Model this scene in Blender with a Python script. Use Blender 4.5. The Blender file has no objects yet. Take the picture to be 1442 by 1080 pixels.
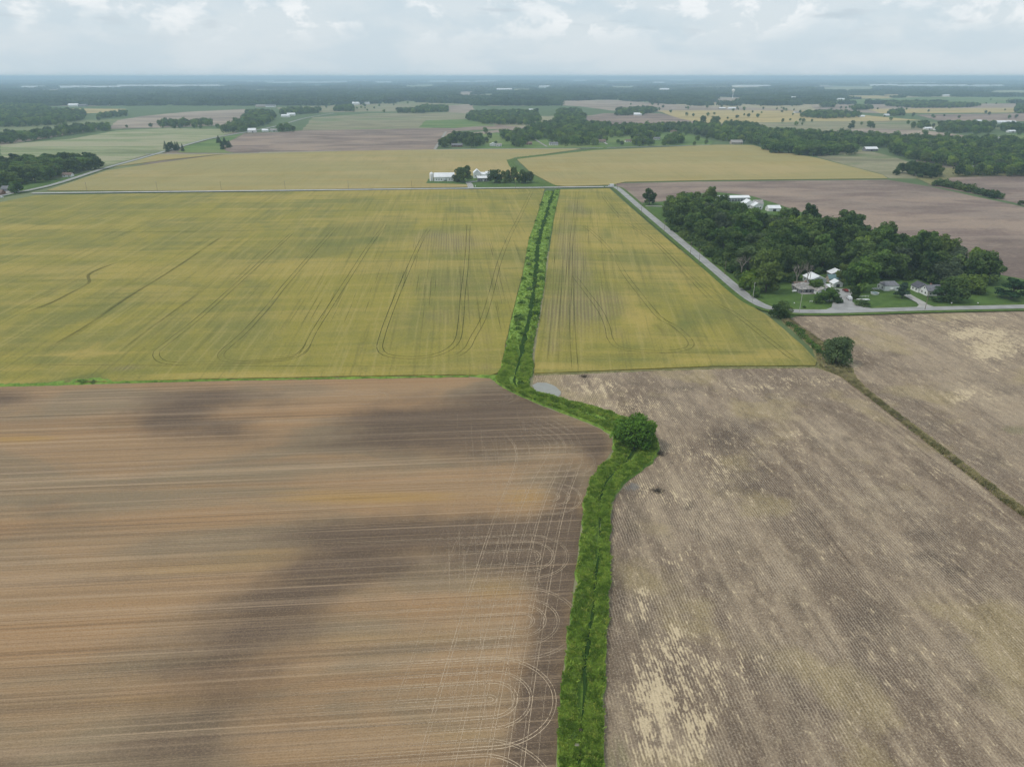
import bpy, bmesh, math, random
import numpy as np
from mathutils import Vector, noise as mnoise
from math import radians, sin, cos, tan, atan, atan2, pi, sqrt, hypot

random.seed(7); RNG = np.random.default_rng(7)
S = bpy.context.scene
COL = S.collection

# ------------------------------------------------------------------ camera
CAM_H, F, TP = 120.0, 1000.0, 0.4318
PITCH = atan(TP); CP, SP = cos(PITCH), sin(PITCH)
cam = bpy.data.cameras.new('camera'); co = bpy.data.objects.new('camera', cam); COL.objects.link(co)
co.location = (0, 0, CAM_H); co.rotation_euler = (pi/2 - PITCH, 0, 0)
cam.sensor_width = 36; cam.sensor_fit = 'HORIZONTAL'; cam.lens = F/1442*36
cam.clip_start = 1; cam.clip_end = 120000
S.camera = co

# ------------------------------------------------------------------ sky and sun
SUN_EL, SUN_AZ = radians(56), atan2(-0.80, -0.25)
W = bpy.data.worlds.new('World'); S.world = W; W.use_nodes = True
SKY_STRENGTH = 0.085
def build_world():
    nt = W.node_tree; nt.nodes.clear(); n, l = nt.nodes.new, nt.links.new
    out = n('ShaderNodeOutputWorld'); bg = n('ShaderNodeBackground'); bg.inputs[1].default_value = SKY_STRENGTH
    sky = n('ShaderNodeTexSky'); sky.sky_type = 'NISHITA'; sky.sun_disc = False
    sky.sun_elevation = SUN_EL; sky.sun_rotation = SUN_AZ; sky.air_density = 1.2; sky.dust_density = 2.5; sky.altitude = 100
    tc = n('ShaderNodeTexCoord')
    def mp(s, loc=(0, 0, 0)):
        m = n('ShaderNodeMapping'); m.inputs['Scale'].default_value = s; m.inputs['Location'].default_value = loc
        l(tc.outputs['Generated'], m.inputs[0]); return m.outputs[0]
    def noise(v, sc, det, rough=0.55, dist=0.0):
        t = n('ShaderNodeTexNoise'); t.inputs['Scale'].default_value = sc; t.inputs['Detail'].default_value = det
        t.inputs['Roughness'].default_value = rough; t.inputs['Distortion'].default_value = dist
        l(v, t.inputs['Vector']); return t.outputs[0]
    def mr(v, a, b, c=0.0, d=1.0):
        m = n('ShaderNodeMapRange'); m.interpolation_type = 'SMOOTHSTEP'
        for i, x in enumerate((a, b, c, d)): m.inputs[i+1].default_value = x
        l(v, m.inputs[0]); return m.outputs[0]
    def mix(f, a, b, t='MIX'):
        m = n('ShaderNodeMix'); m.data_type = 'RGBA'; m.blend_type = t
        for i, x in ((0, f), (6, a), (7, b)):
            if hasattr(x, 'links'): l(x, m.inputs[i])
            else: m.inputs[i].default_value = x if i == 0 else (*x, 1)
        return m.outputs[2]
    sep = n('ShaderNodeSeparateXYZ'); l(tc.outputs['Generated'], sep.inputs[0])
    # grey-white layer of cloud with thinner, bluer gaps
    big = noise(mp((1, 1, 2.6), (3.1, 0.4, 0)), 8.0, 7, 0.55, 0.2)
    small = noise(mp((1, 1, 1.7), (1.3, 2.2, 0.3)), 19.0, 9, 0.60, 0.25)
    K = 1/SKY_STRENGTH
    def c(r, g, b, k=1.0): return (r*K*k, g*K*k, b*K*k)
    cover = mr(big, 0.38, 0.60)
    gap = c(0.575, 0.675, 0.745); veil = c(0.65, 0.725, 0.775)
    layer = mix(cover, gap, veil)
    lump_m = mr(small, 0.47, 0.58)
    low = mr(sep.outputs[2], 0.030, 0.070)
    mul = n('ShaderNodeMath'); mul.operation = 'MULTIPLY'; l(lump_m, mul.inputs[0]); l(low, mul.inputs[1])
    mul2 = n('ShaderNodeMath'); mul2.operation = 'MULTIPLY'; l(mul.outputs[0], mul2.inputs[0]); l(mr(big, 0.40, 0.60, 0.25, 1.0), mul2.inputs[1])
    layer = mix(mul2.outputs[0], layer, c(0.84, 0.875, 0.90))
    dark = mr(noise(mp((1, 1, 6.0), (7.7, 1.9, 0.6)), 9.0, 7, 0.55, 0.2), 0.57, 0.68, 0.0, 0.55)
    m3 = n('ShaderNodeMath'); m3.operation = 'MULTIPLY'; l(dark, m3.inputs[0]); l(mr(sep.outputs[2], 0.03, 0.07), m3.inputs[1])
    layer = mix(m3.outputs[0], layer, c(0.50, 0.58, 0.645))
    # the clear-sky light still shows through the veil
    final = mix(0.88, sky.outputs[0], layer)
    l(final, bg.inputs[0]); l(bg.outputs[0], out.inputs[0])
build_world()
sl = bpy.data.lights.new('sun', 'SUN'); so = bpy.data.objects.new('sun', sl); COL.objects.link(so)
sl.energy = 1.5; sl.angle = radians(10); sl.color = (1.0, 0.955, 0.88)
sd = Vector((sin(SUN_AZ)*cos(SUN_EL), cos(SUN_AZ)*cos(SUN_EL), sin(SUN_EL)))
so.rotation_euler = sd.to_track_quat('Z', 'Y').to_euler(); so.location = sd*300 + Vector((0, 300, 0))
vs = S.view_settings; vs.view_transform = 'Standard'; vs.look = 'None'; vs.gamma = 1; vs.use_curve_mapping = False
vs.exposure = 0.19
S.cycles.max_bounces = 8; S.cycles.diffuse_bounces = 2; S.cycles.volume_bounces = 4; S.cycles.transparent_max_bounces = 12
S.cycles.use_denoising = True; S.cycles.caustics_reflective = False; S.cycles.caustics_refractive = False
HAZE = 0.000112

# ------------------------------------------------------------------ image-pixel placement helpers
GRID = radians(4.5)                      # the section-line grid of the land is turned by this much
NORTH = Vector((-sin(GRID), cos(GRID))); EAST = Vector((cos(GRID), sin(GRID)))
def G(px, py, z=0.0):  # positions taken from image pixels, projected through the camera onto the ground
    """image pixel position cast from the camera -> place on the ground (metres)"""
    u = (px-721)/F; v = -(py-540)/F
    dz = -SP + v*CP; t = (CAM_H-z)/-dz
    return Vector((u*t, (CP + v*SP)*t))
def P(pts): return [G(*p) for p in pts]

def tag(o, label=None, cat=None, group=None, kind=None):
    if label: o['label'] = label
    if cat: o['category'] = cat
    if group: o['group'] = group
    if kind: o['kind'] = kind
    return o
def link(name, me, mat=None, parent=None):
    o = bpy.data.objects.new(name, me); COL.objects.link(o)
    if mat is not None and me is not None and not me.materials: me.materials.append(mat)
    if parent: o.parent = parent
    return o
def empty(name, loc, rz=0.0):
    o = bpy.data.objects.new(name, None); COL.objects.link(o); o.location = loc; o.rotation_euler = (0, 0, rz)
    o.empty_display_size = 1; return o
def mesh_np(name, V, Fc, smooth=False):
    me = bpy.data.meshes.new(name); V = np.asarray(V, dtype=np.float32); Fc = np.asarray(Fc, dtype=np.int32)
    k = Fc.shape[1]
    me.vertices.add(len(V)); me.vertices.foreach_set('co', V.ravel())
    me.loops.add(Fc.size); me.loops.foreach_set('vertex_index', Fc.ravel())
    me.polygons.add(len(Fc)); me.polygons.foreach_set('loop_start', np.arange(0, Fc.size, k, dtype=np.int32))
    me.polygons.foreach_set('loop_total', np.full(len(Fc), k, dtype=np.int32))
    if smooth: me.polygons.foreach_set('use_smooth', np.ones(len(Fc), dtype=bool))
    me.update(calc_edges=True); me.validate(); return me

# ------------------------------------------------------------------ node helper
class NT:
    def __init__(s, name):
        s.m = bpy.data.materials.new(name); s.m.use_nodes = True; s.t = s.m.node_tree; s.t.nodes.clear()
        s.out = s.t.nodes.new('ShaderNodeOutputMaterial')
    def new(s, k): return s.t.nodes.new(k)
    def put(s, sock, v):
        if hasattr(v, 'links'): s.t.links.new(v, sock)
        elif isinstance(v, (tuple, list)) and len(v) == 3 and sock.type == 'RGBA': sock.default_value = (*v, 1)
        else: sock.default_value = v
    def pos(s):
        if not hasattr(s, '_p'):
            g = s.new('ShaderNodeNewGeometry'); m = s.new('ShaderNodeMapping')
            m.inputs['Rotation'].default_value = (0, 0, getattr(s, 'rot', -GRID)); s.put(m.inputs[0], g.outputs['Position']); s._p = m.outputs[0]
        return s._p
    def map(s, v, scale, loc=(0, 0, 0)):
        m = s.new('ShaderNodeMapping'); m.inputs['Scale'].default_value = scale; m.inputs['Location'].default_value = loc
        s.put(m.inputs[0], v); return m.outputs[0]
    def noise(s, v, sc=1.0, det=3, rough=0.55, dist=0.0):
        t = s.new('ShaderNodeTexNoise'); t.inputs['Scale'].default_value = sc; t.inputs['Detail'].default_value = det
        t.inputs['Roughness'].default_value = rough; t.inputs['Distortion'].default_value = dist
        s.put(t.inputs['Vector'], v); return t.outputs[0]
    def wave(s, v, sc, axis='X', dist=0.0, dsc=1.0):
        t = s.new('ShaderNodeTexWave'); t.bands_direction = axis; t.inputs['Scale'].default_value = sc
        t.inputs['Distortion'].default_value = dist; t.inputs['Detail Scale'].default_value = dsc
        s.put(t.inputs['Vector'], v); return t.outputs[1]
    def attr(s, name):
        a = s.new('ShaderNodeAttribute'); a.attribute_name = name; return a.outputs['Fac']
    def math(s, op, a, b=0.0):
        m = s.new('ShaderNodeMath'); m.operation = op; s.put(m.inputs[0], a); s.put(m.inputs[1], b); return m.outputs[0]
    def mr(s, v, a, b, c=0.0, d=1.0):
        m = s.new('ShaderNodeMapRange'); m.interpolation_type = 'SMOOTHSTEP'
        for i, x in enumerate((a, b, c, d)): m.inputs[i+1].default_value = x
        s.put(m.inputs[0], v); return m.outputs[0]
    def mix(s, f, a, b, t='MIX'):
        m = s.new('ShaderNodeMix'); m.data_type = 'RGBA'; m.blend_type = t
        s.put(m.inputs[0], f); s.put(m.inputs[6], a); s.put(m.inputs[7], b); return m.outputs[2]
    def bump(s, h, strength=0.4, dist=0.1):
        b = s.new('ShaderNodeBump'); b.inputs['Strength'].default_value = strength; b.inputs['Distance'].default_value = dist
        s.put(b.inputs['Height'], h); return b.outputs[0]
    def done(s, col, rough=0.9, spec=0.15, bump=None, metallic=0.0):
        p = s.new('ShaderNodeBsdfPrincipled'); s.put(p.inputs['Base Color'], col); s.put(p.inputs['Roughness'], rough)
        p.inputs['Specular IOR Level'].default_value = spec; p.inputs['Metallic'].default_value = metallic
        if bump is not None: s.put(p.inputs['Normal'], bump)
        s.t.links.new(p.outputs[0], s.out.inputs[0]); s.bsdf = p; return s.m

def scl(c, k): return tuple(x*k for x in c)
def plain(name, c, rough=0.6, spec=0.3, var=0.12, sc=0.8, metallic=0.0):
    n = NT(name); v = n.noise(n.pos(), sc, 4)
    return n.done(n.mix(n.mr(v, 0.3, 0.7), scl(c, 1-var), scl(c, 1+var)), rough, spec, metallic=metallic)

# ---- soils and crops
def mat_tilled():
    n = NT('tilled_soil'); p = n.pos()
    base = (0.305, 0.197, 0.106); warm = (0.335, 0.188, 0.086); olive = (0.225, 0.170, 0.105); pale = (0.43, 0.310, 0.198); deep = (0.140, 0.096, 0.064)
    dark = (0.092, 0.065, 0.046); gold = (0.35, 0.215, 0.075)
    s0 = n.noise(n.map(p, (0.0022, 0.045, 1), (3, 1, 0)), 1.0, 4, 0.6)
    s1 = n.noise(n.map(p, (0.0030, 0.20, 1)), 1.0, 4, 0.6)
    s2 = n.noise(n.map(p, (0.0045, 0.75, 1), (5, 3, 0)), 1.0, 3, 0.6)
    s3 = n.noise(n.map(p, (0.008, 2.4, 1), (9, 1, 0)), 1.0, 2, 0.6)
    blot = n.noise(n.map(p, (0.012, 0.03, 1)), 1.0, 5, 0.55, 0.6)
    c = n.mix(n.mr(blot, 0.42, 0.60), base, olive)
    c = n.mix(n.mr(s0, 0.49, 0.63, 0, 0.42), c, warm)
    c = n.mix(n.mr(s1, 0.50, 0.68, 0, 0.42), c, pale)
    c = n.mix(n.mr(s1, 0.32, 0.49, 0.38, 0.0), c, deep)
    edge = n.math('ADD', n.math('MULTIPLY', n.math('SUBTRACT', s1, 0.5), 1.2), n.math('MULTIPLY', n.math('SUBTRACT', blot, 0.5), 0.7))
    c = n.mix(n.mr(n.math('ADD', n.attr('gold'), edge), 0.15, 0.85, 0, 0.85), c, gold)
    dk = n.mr(n.math('ADD', n.math('MULTIPLY', n.attr('dark'), 1.15), n.math('ADD', n.math('MULTIPLY', edge, 0.6), n.math('MULTIPLY', n.math('SUBTRACT', n.noise(p, 0.05, 6, 0.65), 0.5), 1.1))), 0.0, 1.05, 0, 0.95)
    c = n.mix(dk, c, n.mix(n.mr(s1, 0.4, 0.6), dark, scl(dark, 1.3)))
    c = n.mix(n.mr(s2, 0.54, 0.70, 0, 0.42), c, pale)
    c = n.mix(n.mr(s2, 0.32, 0.47, 0.36, 0.0), c, scl(deep, 0.8))
    c = n.mix(n.mr(s3, 0.54, 0.70, 0, 0.30), c, pale)
    c = n.mix(n.mr(s3, 0.32, 0.47, 0.30, 0.0), c, scl(deep, 0.6))
    fine = n.noise(n.map(p, (1.0, 1.6, 1)), 2.2, 4, 0.75)
    c = n.mix(n.mr(fine, 0.50, 0.66, 0.0, 0.28), c, pale)
    c = n.mix(n.mr(fine, 0.34, 0.50, 0.30, 0.0), c, scl(deep, 0.6))
    h = n.math('ADD', n.math('MULTIPLY', s3, 0.6), n.math('MULTIPLY', fine, 0.6))
    return n.done(c, 0.95, 0.1, n.bump(h, 0.6, 0.12))

def mat_residue(name='corn_residue_soil'):
    n = NT(name); p = n.pos()
    soil = (0.176, 0.129, 0.090); mid = (0.278, 0.211, 0.145); pale = (0.39, 0.304, 0.204); straw = (0.57, 0.455, 0.29); dark = (0.085, 0.062, 0.046); yel = (0.325, 0.255, 0.120)
    b0 = n.noise(n.map(p, (0.030, 0.009, 1)), 1.0, 6, 0.6, 0.4)
    b1 = n.noise(n.map(p, (0.085, 0.030, 1), (6, 1, 0)), 1.0, 6, 0.62, 0.5)
    b2 = n.noise(n.map(p, (0.45, 0.16, 1), (4, 8, 0)), 1.0, 5, 0.62, 0.4)
    b3 = n.noise(n.map(p, (1.3, 0.55, 1), (1, 2, 0)), 1.0, 4, 0.65)
    row = n.wave(p, 0.418, 'X', 2.2, 0.5)                            # 0.75 m rows
    pas = n.noise(n.map(p, (0.22, 0.002, 1), (2, 9, 0)), 1.0, 3, 0.6)  # passes of the planter
    fine = n.noise(p, 2.4, 4, 0.78)
    c = n.mix(n.mr(b0, 0.43, 0.57), soil, mid)
    c = n.mix(n.mr(b1, 0.50, 0.66, 0, 0.50), c, pale)
    c = n.mix(n.mr(b1, 0.34, 0.49, 0.50, 0), c, scl(soil, 0.75))
    c = n.mix(n.mr(pas, 0.52, 0.62, 0, 0.35), c, pale); c = n.mix(n.mr(pas, 0.38, 0.48, 0.35, 0), c, scl(soil, 0.8))
    c = n.mix(n.mr(n.noise(n.map(p, (0.03, 0.03, 1), (8, 3, 0)), 1.0, 5), 0.53, 0.64, 0, 0.5), c, yel)
    dk = n.math('ADD', n.attr('dark'), n.math('ADD', n.math('MULTIPLY', n.math('SUBTRACT', b1, 0.5), 1.5), n.math('MULTIPLY', n.math('SUBTRACT', b0, 0.5), -1.0)))
    c = n.mix(n.mr(dk, 0.12, 0.70, 0, 0.8), c, dark)
    c = n.mix(n.mr(b2, 0.51, 0.66, 0, 0.45), c, pale)
    c = n.mix(n.mr(b2, 0.34, 0.48, 0.32, 0), c, dark)
    rowm = n.mr(n.noise(n.map(p, (0.05, 0.05, 1), (3, 4, 0)), 1.0, 4), 0.42, 0.60, 0.02, 0.34)
    c = n.mix(n.math('MULTIPLY', n.mr(n.math('ADD', row, n.math('MULTIPLY', n.math('SUBTRACT', b3, 0.5), 2.0)), 0.55, 0.95), rowm), c, (0.50, 0.41, 0.30))
    c = n.mix(n.math('MULTIPLY', n.mr(row, 0.05, 0.40, 1, 0), n.math('MULTIPLY', rowm, 0.55)), c, dark)
    q = n.math('ADD', n.math('MULTIPLY', n.math('SUBTRACT', b3, 0.5), 2.4), n.math('ADD', n.math('MULTIPLY', n.math('SUBTRACT', b2, 0.5), 2.2), n.math('MULTIPLY', n.math('SUBTRACT', row, 0.5), 0.34)))
    st = n.math('ADD', n.attr('straw'), q)
    c = n.mix(n.mr(st, 0.38, 0.80, 0, 0.85), c, straw)
    gr = n.math('ADD', n.attr('green'), n.math('MULTIPLY', n.math('SUBTRACT', b2, 0.5), 1.4))
    c = n.mix(n.mr(gr, 0.25, 0.8, 0, 0.6), c, (0.17, 0.155, 0.08))
    c = n.mix(n.mr(fine, 0.52, 0.64, 0, 0.45), c, (0.52, 0.43, 0.31))
    c = n.mix(n.mr(fine, 0.36, 0.48, 0.50, 0), c, (0.07, 0.05, 0.04))
    wet = n.math('ADD', n.attr('wet'), n.math('MULTIPLY', n.math('SUBTRACT', b2, 0.5), 1.0))
    c = n.mix(n.mr(wet, 0.35, 0.7, 0, 0.8), c, (0.13, 0.125, 0.12))
    h = n.math('ADD', n.math('MULTIPLY', row, 0.6), n.math('MULTIPLY', fine, 0.9))
    return n.done(c, 0.92, 0.12, n.bump(h, 0.6, 0.14))

def mat_wheat(name, warm=0.0, rot=-GRID):
    n = NT(name); n.rot = rot; p = n.pos(); w = warm
    base = (0.262+0.07*w, 0.226+0.045*w, 0.046+0.065*w); gold = (0.37+0.01*w, 0.285+0.005*w, 0.080+0.05*w); green = (0.135+0.08*w, 0.150+0.05*w, 0.040+0.02*w); brown = (0.165, 0.132, 0.076); olive = (0.195+0.12*w, 0.184+0.06*w, 0.048+0.04*w)
    e0 = n.noise(n.map(p, (0.0045, 0.022, 1), (1, 6, 0)), 1.0, 5, 0.6, 0.3)
    e = n.noise(n.map(p, (0.0045, 0.13, 1)), 1.0, 4, 0.62)
    n0 = n.noise(n.map(p, (0.05, 0.008, 1), (3, 5, 0)), 1.0, 6, 0.65, 0.4)
    n1 = n.noise(n.map(p, (0.40, 0.010, 1), (7, 2, 0)), 1.0, 4, 0.65)
    blot = n.noise(n.map(p, (0.014, 0.011, 1)), 1.0, 6, 0.6, 0.8)
    fine = n.noise(p, 1.1, 5, 0.75)
    c = n.mix(n.mr(blot, 0.40, 0.60), base, olive)
    c = n.mix(n.mr(e0, 0.50, 0.62, 0, 0.55), c, gold)
    c = n.mix(n.mr(e, 0.51, 0.66, 0, 0.34), c, gold)
    c = n.mix(n.mr(e, 0.34, 0.48, 0.26, 0), c, green)
    c = n.mix(n.mr(n0, 0.51, 0.66, 0, 0.24 if not w else .1), c, gold)
    c = n.mix(n.mr(n0, 0.34, 0.48, 0.22 if not w else .1, 0), c, green)
    if w: c = n.mix(n.mr(n.noise(n.map(p, (0.002, 0.012, 1), (5, 5, 0)), 1.0, 7, 0.66, 0.5), 0.44, 0.60, 0.6, 0), c, (0.26, 0.235, 0.10))
    jit = n.math('ADD', n.math('MULTIPLY', n.math('SUBTRACT', n0, 0.5), 1.1), n.math('MULTIPLY', n.math('SUBTRACT', e, 0.5), 0.9))
    c = n.mix(n.mr(n.math('ADD', n.attr('gold'), jit), 0.2, 0.8, 0, 0.75), c, gold)
    c = n.mix(n.mr(n.math('ADD', n.attr('green'), jit), 0.2, 0.8, 0, 0.85), c, green)
    row = n.wave(p, 0.16, 'X', 1.6, 0.2)
    bm = n.mr(n.math('ADD', n.attr('brown'), n.math('MULTIPLY', jit, 0.8)), 0.15, 0.9, 0, 0.75)
    bc = n.mix(n.mr(row, 0.25, 0.8), brown, (0.25, 0.215, 0.095))
    c = n.mix(bm, c, bc)
    c = n.mix(n.mr(n1, 0.53, 0.66, 0, 0.25 if not w else .1), c, (0.42, 0.34, 0.13))
    c = n.mix(n.mr(n1, 0.34, 0.47, 0.28 if not w else .1, 0), c, (0.085, 0.090, 0.030))
    c = n.mix(n.mr(fine, 0.52, 0.66, 0, 0.25), c, (0.42, 0.35, 0.13))
    c = n.mix(n.mr(fine, 0.34, 0.48, 0.38, 0), c, (0.08, 0.085, 0.025))
    return n.done(c, 0.9, 0.1, n.bump(fine, 0.7, 0.35))

def mat_field(name, a, b, c3, sx=0.006, sy=0.05, fsc=0.25):
    n = NT(name); p = n.pos()
    e = n.noise(n.map(p, (sx, sy, 1)), 1.0, 6, 0.62, 0.3); e2 = n.noise(n.map(p, (sx*0.6, sy*0.22, 1), (7, 3, 0)), 1.0, 7, 0.66, 0.4)
    f = n.noise(n.map(p, (1, 1.5, 1)), fsc, 6, 0.75)
    c = n.mix(n.mr(e, 0.44, 0.56), a, b); c = n.mix(n.mr(e2, 0.50, 0.60, 0, 0.85), c, c3)
    c = n.mix(n.mr(e2, 0.39, 0.49, 0.7, 0), c, scl(a, 0.68))
    c = n.mix(n.mr(f, 0.52, 0.66, 0, 0.4), c, scl(b, 1.5)); c = n.mix(n.mr(f, 0.34, 0.48, 0.4, 0), c, scl(a, 0.5))
    return n.done(c, 0.93, 0.1)

def mat_grass(name, a, b, sc=0.25, yellow=0.0):
    n = NT(name); p = n.pos()
    v = n.noise(p, sc, 6, 0.65, 0.3); f = n.noise(p, 1.8, 5, 0.75)
    c = n.mix(n.mr(v, 0.36, 0.64), a, b)
    c = n.mix(n.mr(n.noise(p, 0.05, 4), 0.5, 0.7, 0, 0.5), c, scl(a, 0.8))
    c = n.mix(n.mr(f, 0.52, 0.72, 0, 0.4+yellow*0.4), c, (b[0]*1.6+0.04*yellow, b[1]*1.4, b[2]*1.2))
    c = n.mix(n.mr(f, 0.30, 0.46, 0.6, 0), c, scl(a, 0.4))
    return n.done(c, 0.9, 0.12, n.bump(f, 0.6, 0.25))

def mat_leaf(name, dark, light, yellow=(0.13, 0.165, 0.035), trans=0.22, psc=0.055, vw=0.22):
    n = NT(name); p = n.pos()
    v = n.noise(p, psc, 3, 0.6); t = n.attr('tone'); oi = n.new('ShaderNodeObjectInfo').outputs['Random']
    k = n.math('ADD', n.math('MULTIPLY', n.mr(v, .38, .62), vw), n.math('ADD', n.math('MULTIPLY', t, 0.70-vw), n.math('MULTIPLY', oi, 0.34)))
    c = n.mix(n.mr(k, 0.15, 0.92), dark, light)
    c = n.mix(n.mr(oi, 0.86, 0.97, 0, 0.5), c, yellow)
    c = n.mix(n.mr(oi, 0.10, 0.02, 0, 0.45), c, (light[0]*1.1, light[1]*0.85, light[2]*2.0))
    d = n.new('ShaderNodeBsdfDiffuse'); tr = n.new('ShaderNodeBsdfTranslucent'); mx = n.new('ShaderNodeMixShader')
    n.put(d.inputs[0], c); n.put(tr.inputs[0], n.mix(0.5, c, light)); mx.inputs[0].default_value = trans
    n.t.links.new(d.outputs[0], mx.inputs[1]); n.t.links.new(tr.outputs[0], mx.inputs[2]); n.t.links.new(mx.outputs[0], n.out.inputs[0])
    return n.m

def mat_track(name, c, cov_lo, cov_hi, soft=0.35, fsc=0.25):
    """wheel marks: irregular, broken where the wheels left none"""
    n = NT(name); p = n.pos()
    cov = n.mr(n.noise(p, fsc, 5, 0.7), cov_lo, cov_hi)
    big = n.mr(n.noise(p, 0.03, 3), 0.30, 0.55, 0.35, 1.0)
    a = n.attr('edge'); a = n.mr(a, 0.0, soft)
    cov = n.math('MULTIPLY', n.math('MULTIPLY', cov, big), n.math('MULTIPLY', a, n.attr('fade')))
    d = n.new('ShaderNodeBsdfDiffuse'); tr = n.new('ShaderNodeBsdfTransparent'); mx = n.new('ShaderNodeMixShader')
    n.put(d.inputs[0], n.mix(n.noise(p, 0.8, 3), scl(c, 0.8), scl(c, 1.2))); n.put(mx.inputs[0], cov)
    n.t.links.new(tr.outputs[0], mx.inputs[1]); n.t.links.new(d.outputs[0], mx.inputs[2]); n.t.links.new(mx.outputs[0], n.out.inputs[0])
    return n.m

def mat_road(name, c, var=0.15):
    n = NT(name); p = n.pos()
    a = n.noise(p, 0.12, 5, 0.6); f = n.noise(p, 2.0, 4, 0.7)
    col = n.mix(n.mr(a, 0.35, 0.65), scl(c, 1-var), scl(c, 1+var)); col = n.mix(n.mr(f, 0.4, 0.7, 0, 0.2), col, scl(c, 0.6))
    w = n.attr('lane'); col = n.mix(n.mr(w, 0.35, 0.65, 0, 0.3), col, scl(c, 0.72))
    return n.done(col, 0.85, 0.2)

M = {}
M['tilled'] = mat_tilled(); M['residue'] = mat_residue(); M['wheat'] = mat_wheat('ripening_wheat'); M['wheat_far'] = mat_wheat('golden_wheat', 1.0); M['wheat_drilled'] = mat_wheat('wheat_drilled_along_ditch', 0.0, radians(4.9))
M['fallow'] = mat_field('fallow_soil', (0.185, 0.135, 0.112), (0.245, 0.188, 0.150), (0.30, 0.225, 0.17), 0.008, 0.035)
M['fallow_pale'] = mat_field('pale_fallow_soil', (0.24, 0.19, 0.15), (0.30, 0.245, 0.19), (0.36, 0.29, 0.22), 0.006, 0.03)
M['fallow_green'] = mat_field('weedy_fallow', (0.20, 0.19, 0.11), (0.26, 0.235, 0.145), (0.13, 0.165, 0.07), 0.006, 0.03)
M['meadow_pale'] = mat_field('pale_meadow', (0.18, 0.215, 0.095), (0.27, 0.275, 0.155), (0.31, 0.285, 0.18), 0.005, 0.035)
M['meadow'] = mat_field('green_meadow', (0.085, 0.15, 0.038), (0.125, 0.185, 0.05), (0.16, 0.19, 0.065), 0.01, 0.04)
M['gold_field'] = mat_field('gold_field', (0.36, 0.285, 0.12), (0.42, 0.325, 0.14), (0.33, 0.275, 0.14), 0.006, 0.03)
M['lawn'] = mat_grass('lawn_grass', (0.058, 0.105, 0.024), (0.085, 0.145, 0.032), 0.12)
M['verge'] = mat_grass('verge_grass', (0.055, 0.10, 0.02), (0.10, 0.15, 0.032), 0.3)
M['bank'] = mat_grass('bank_grass', (0.085, 0.165, 0.026), (0.200, 0.300, 0.055), 0.30, 1.0)
M['dry_grass'] = mat_grass('rough_strip_grass', (0.12, 0.125, 0.045), (0.24, 0.215, 0.10), 0.35, 0.3)
M['road'] = mat_road('worn_asphalt', (0.31, 0.305, 0.295)); M['lane_pale'] = mat_road('pale_chip_seal', (0.42, 0.41, 0.39)); M['lane'] = mat_road('gravel', (0.30, 0.285, 0.26)); M['concrete'] = mat_road('concrete_drive', (0.36, 0.345, 0.32))
M['leaf'] = mat_leaf('leaves_dark', (0.022, 0.050, 0.016), (0.128, 0.188, 0.056))
M['leaf_mid'] = mat_leaf('leaves_mid', (0.032, 0.080, 0.018), (0.155, 0.245, 0.058))
M['leaf_light'] = mat_leaf('leaves_light', (0.075, 0.135, 0.020), (0.23, 0.31, 0.055))
M['leaf_hedge'] = mat_leaf('leaves_ditch_tree', (0.028, 0.085, 0.014), (0.150, 0.270, 0.042))
M['leaf_far'] = mat_leaf('leaves_distant', (0.018, 0.044, 0.018), (0.080, 0.130, 0.045), (0.075, 0.10, 0.03), 0.22, 0.006, 0.42)
M['needle'] = mat_leaf('needles', (0.016, 0.042, 0.018), (0.060, 0.110, 0.044), (0.05, 0.08, 0.03), 0.08)
M['blade'] = mat_leaf('grass_blades', (0.105, 0.200, 0.028), (0.34, 0.47, 0.080), (0.55, 0.52, 0.12), 0.35, 0.30, 0.42)
M['blade_dry'] = mat_leaf('dry_blades', (0.15, 0.15, 0.06), (0.46, 0.40, 0.21), (0.46, 0.35, 0.20), 0.3, 0.2, 0.45)
M['bark'] = plain('bark', (0.085, 0.068, 0.052), 0.9, 0.1, 0.35); M['deadwood'] = plain('dead_wood', (0.24, 0.21, 0.18), 0.9, 0.1, 0.2)
M['white'] = plain('white_siding', (0.74, 0.74, 0.73), 0.5, 0.3, 0.05); M['white_metal'] = plain('white_sheet_metal', (0.70, 0.71, 0.72), 0.35, 0.4, 0.07, 0.3)
M['grey_roof'] = plain('grey_shingle', (0.165, 0.165, 0.18), 0.85, 0.2, 0.18); M['pale_roof'] = plain('weathered_shingle', (0.29, 0.275, 0.26), 0.85, 0.2, 0.32, 0.6)
M['dark_roof'] = plain('charcoal_shingle', (0.085, 0.085, 0.10), 0.85, 0.2, 0.2); M['brown_roof'] = plain('brown_shingle', (0.17, 0.12, 0.10), 0.85, 0.2, 0.15)
M['teal_roof'] = plain('teal_sheet_metal', (0.12, 0.21, 0.22), 0.4, 0.4, 0.08); M['tan_wall'] = plain('tan_siding', (0.40, 0.34, 0.27), 0.7, 0.2, 0.08)
M['grey_wall'] = plain('grey_siding', (0.22, 0.22, 0.23), 0.7, 0.2, 0.1); M['brick'] = plain('red_brown_brick', (0.20, 0.11, 0.08), 0.85, 0.15, 0.15)
M['glass'] = plain('window_glass', (0.03, 0.035, 0.04), 0.08, 0.6, 0.05); M['frame'] = plain('white_frame', (0.65, 0.65, 0.63), 0.5, 0.3, 0.03)
M['door'] = plain('grey_door', (0.30, 0.30, 0.30), 0.5, 0.3, 0.05); M['dark_door'] = plain('dark_opening_door', (0.06, 0.06, 0.065), 0.6, 0.3, 0.05)
M['pole'] = plain('weathered_pole', (0.20, 0.165, 0.13), 0.9, 0.1, 0.2); M['pole_pale'] = plain('pale_pole', (0.42, 0.41, 0.38), 0.7, 0.2, 0.08)
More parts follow.
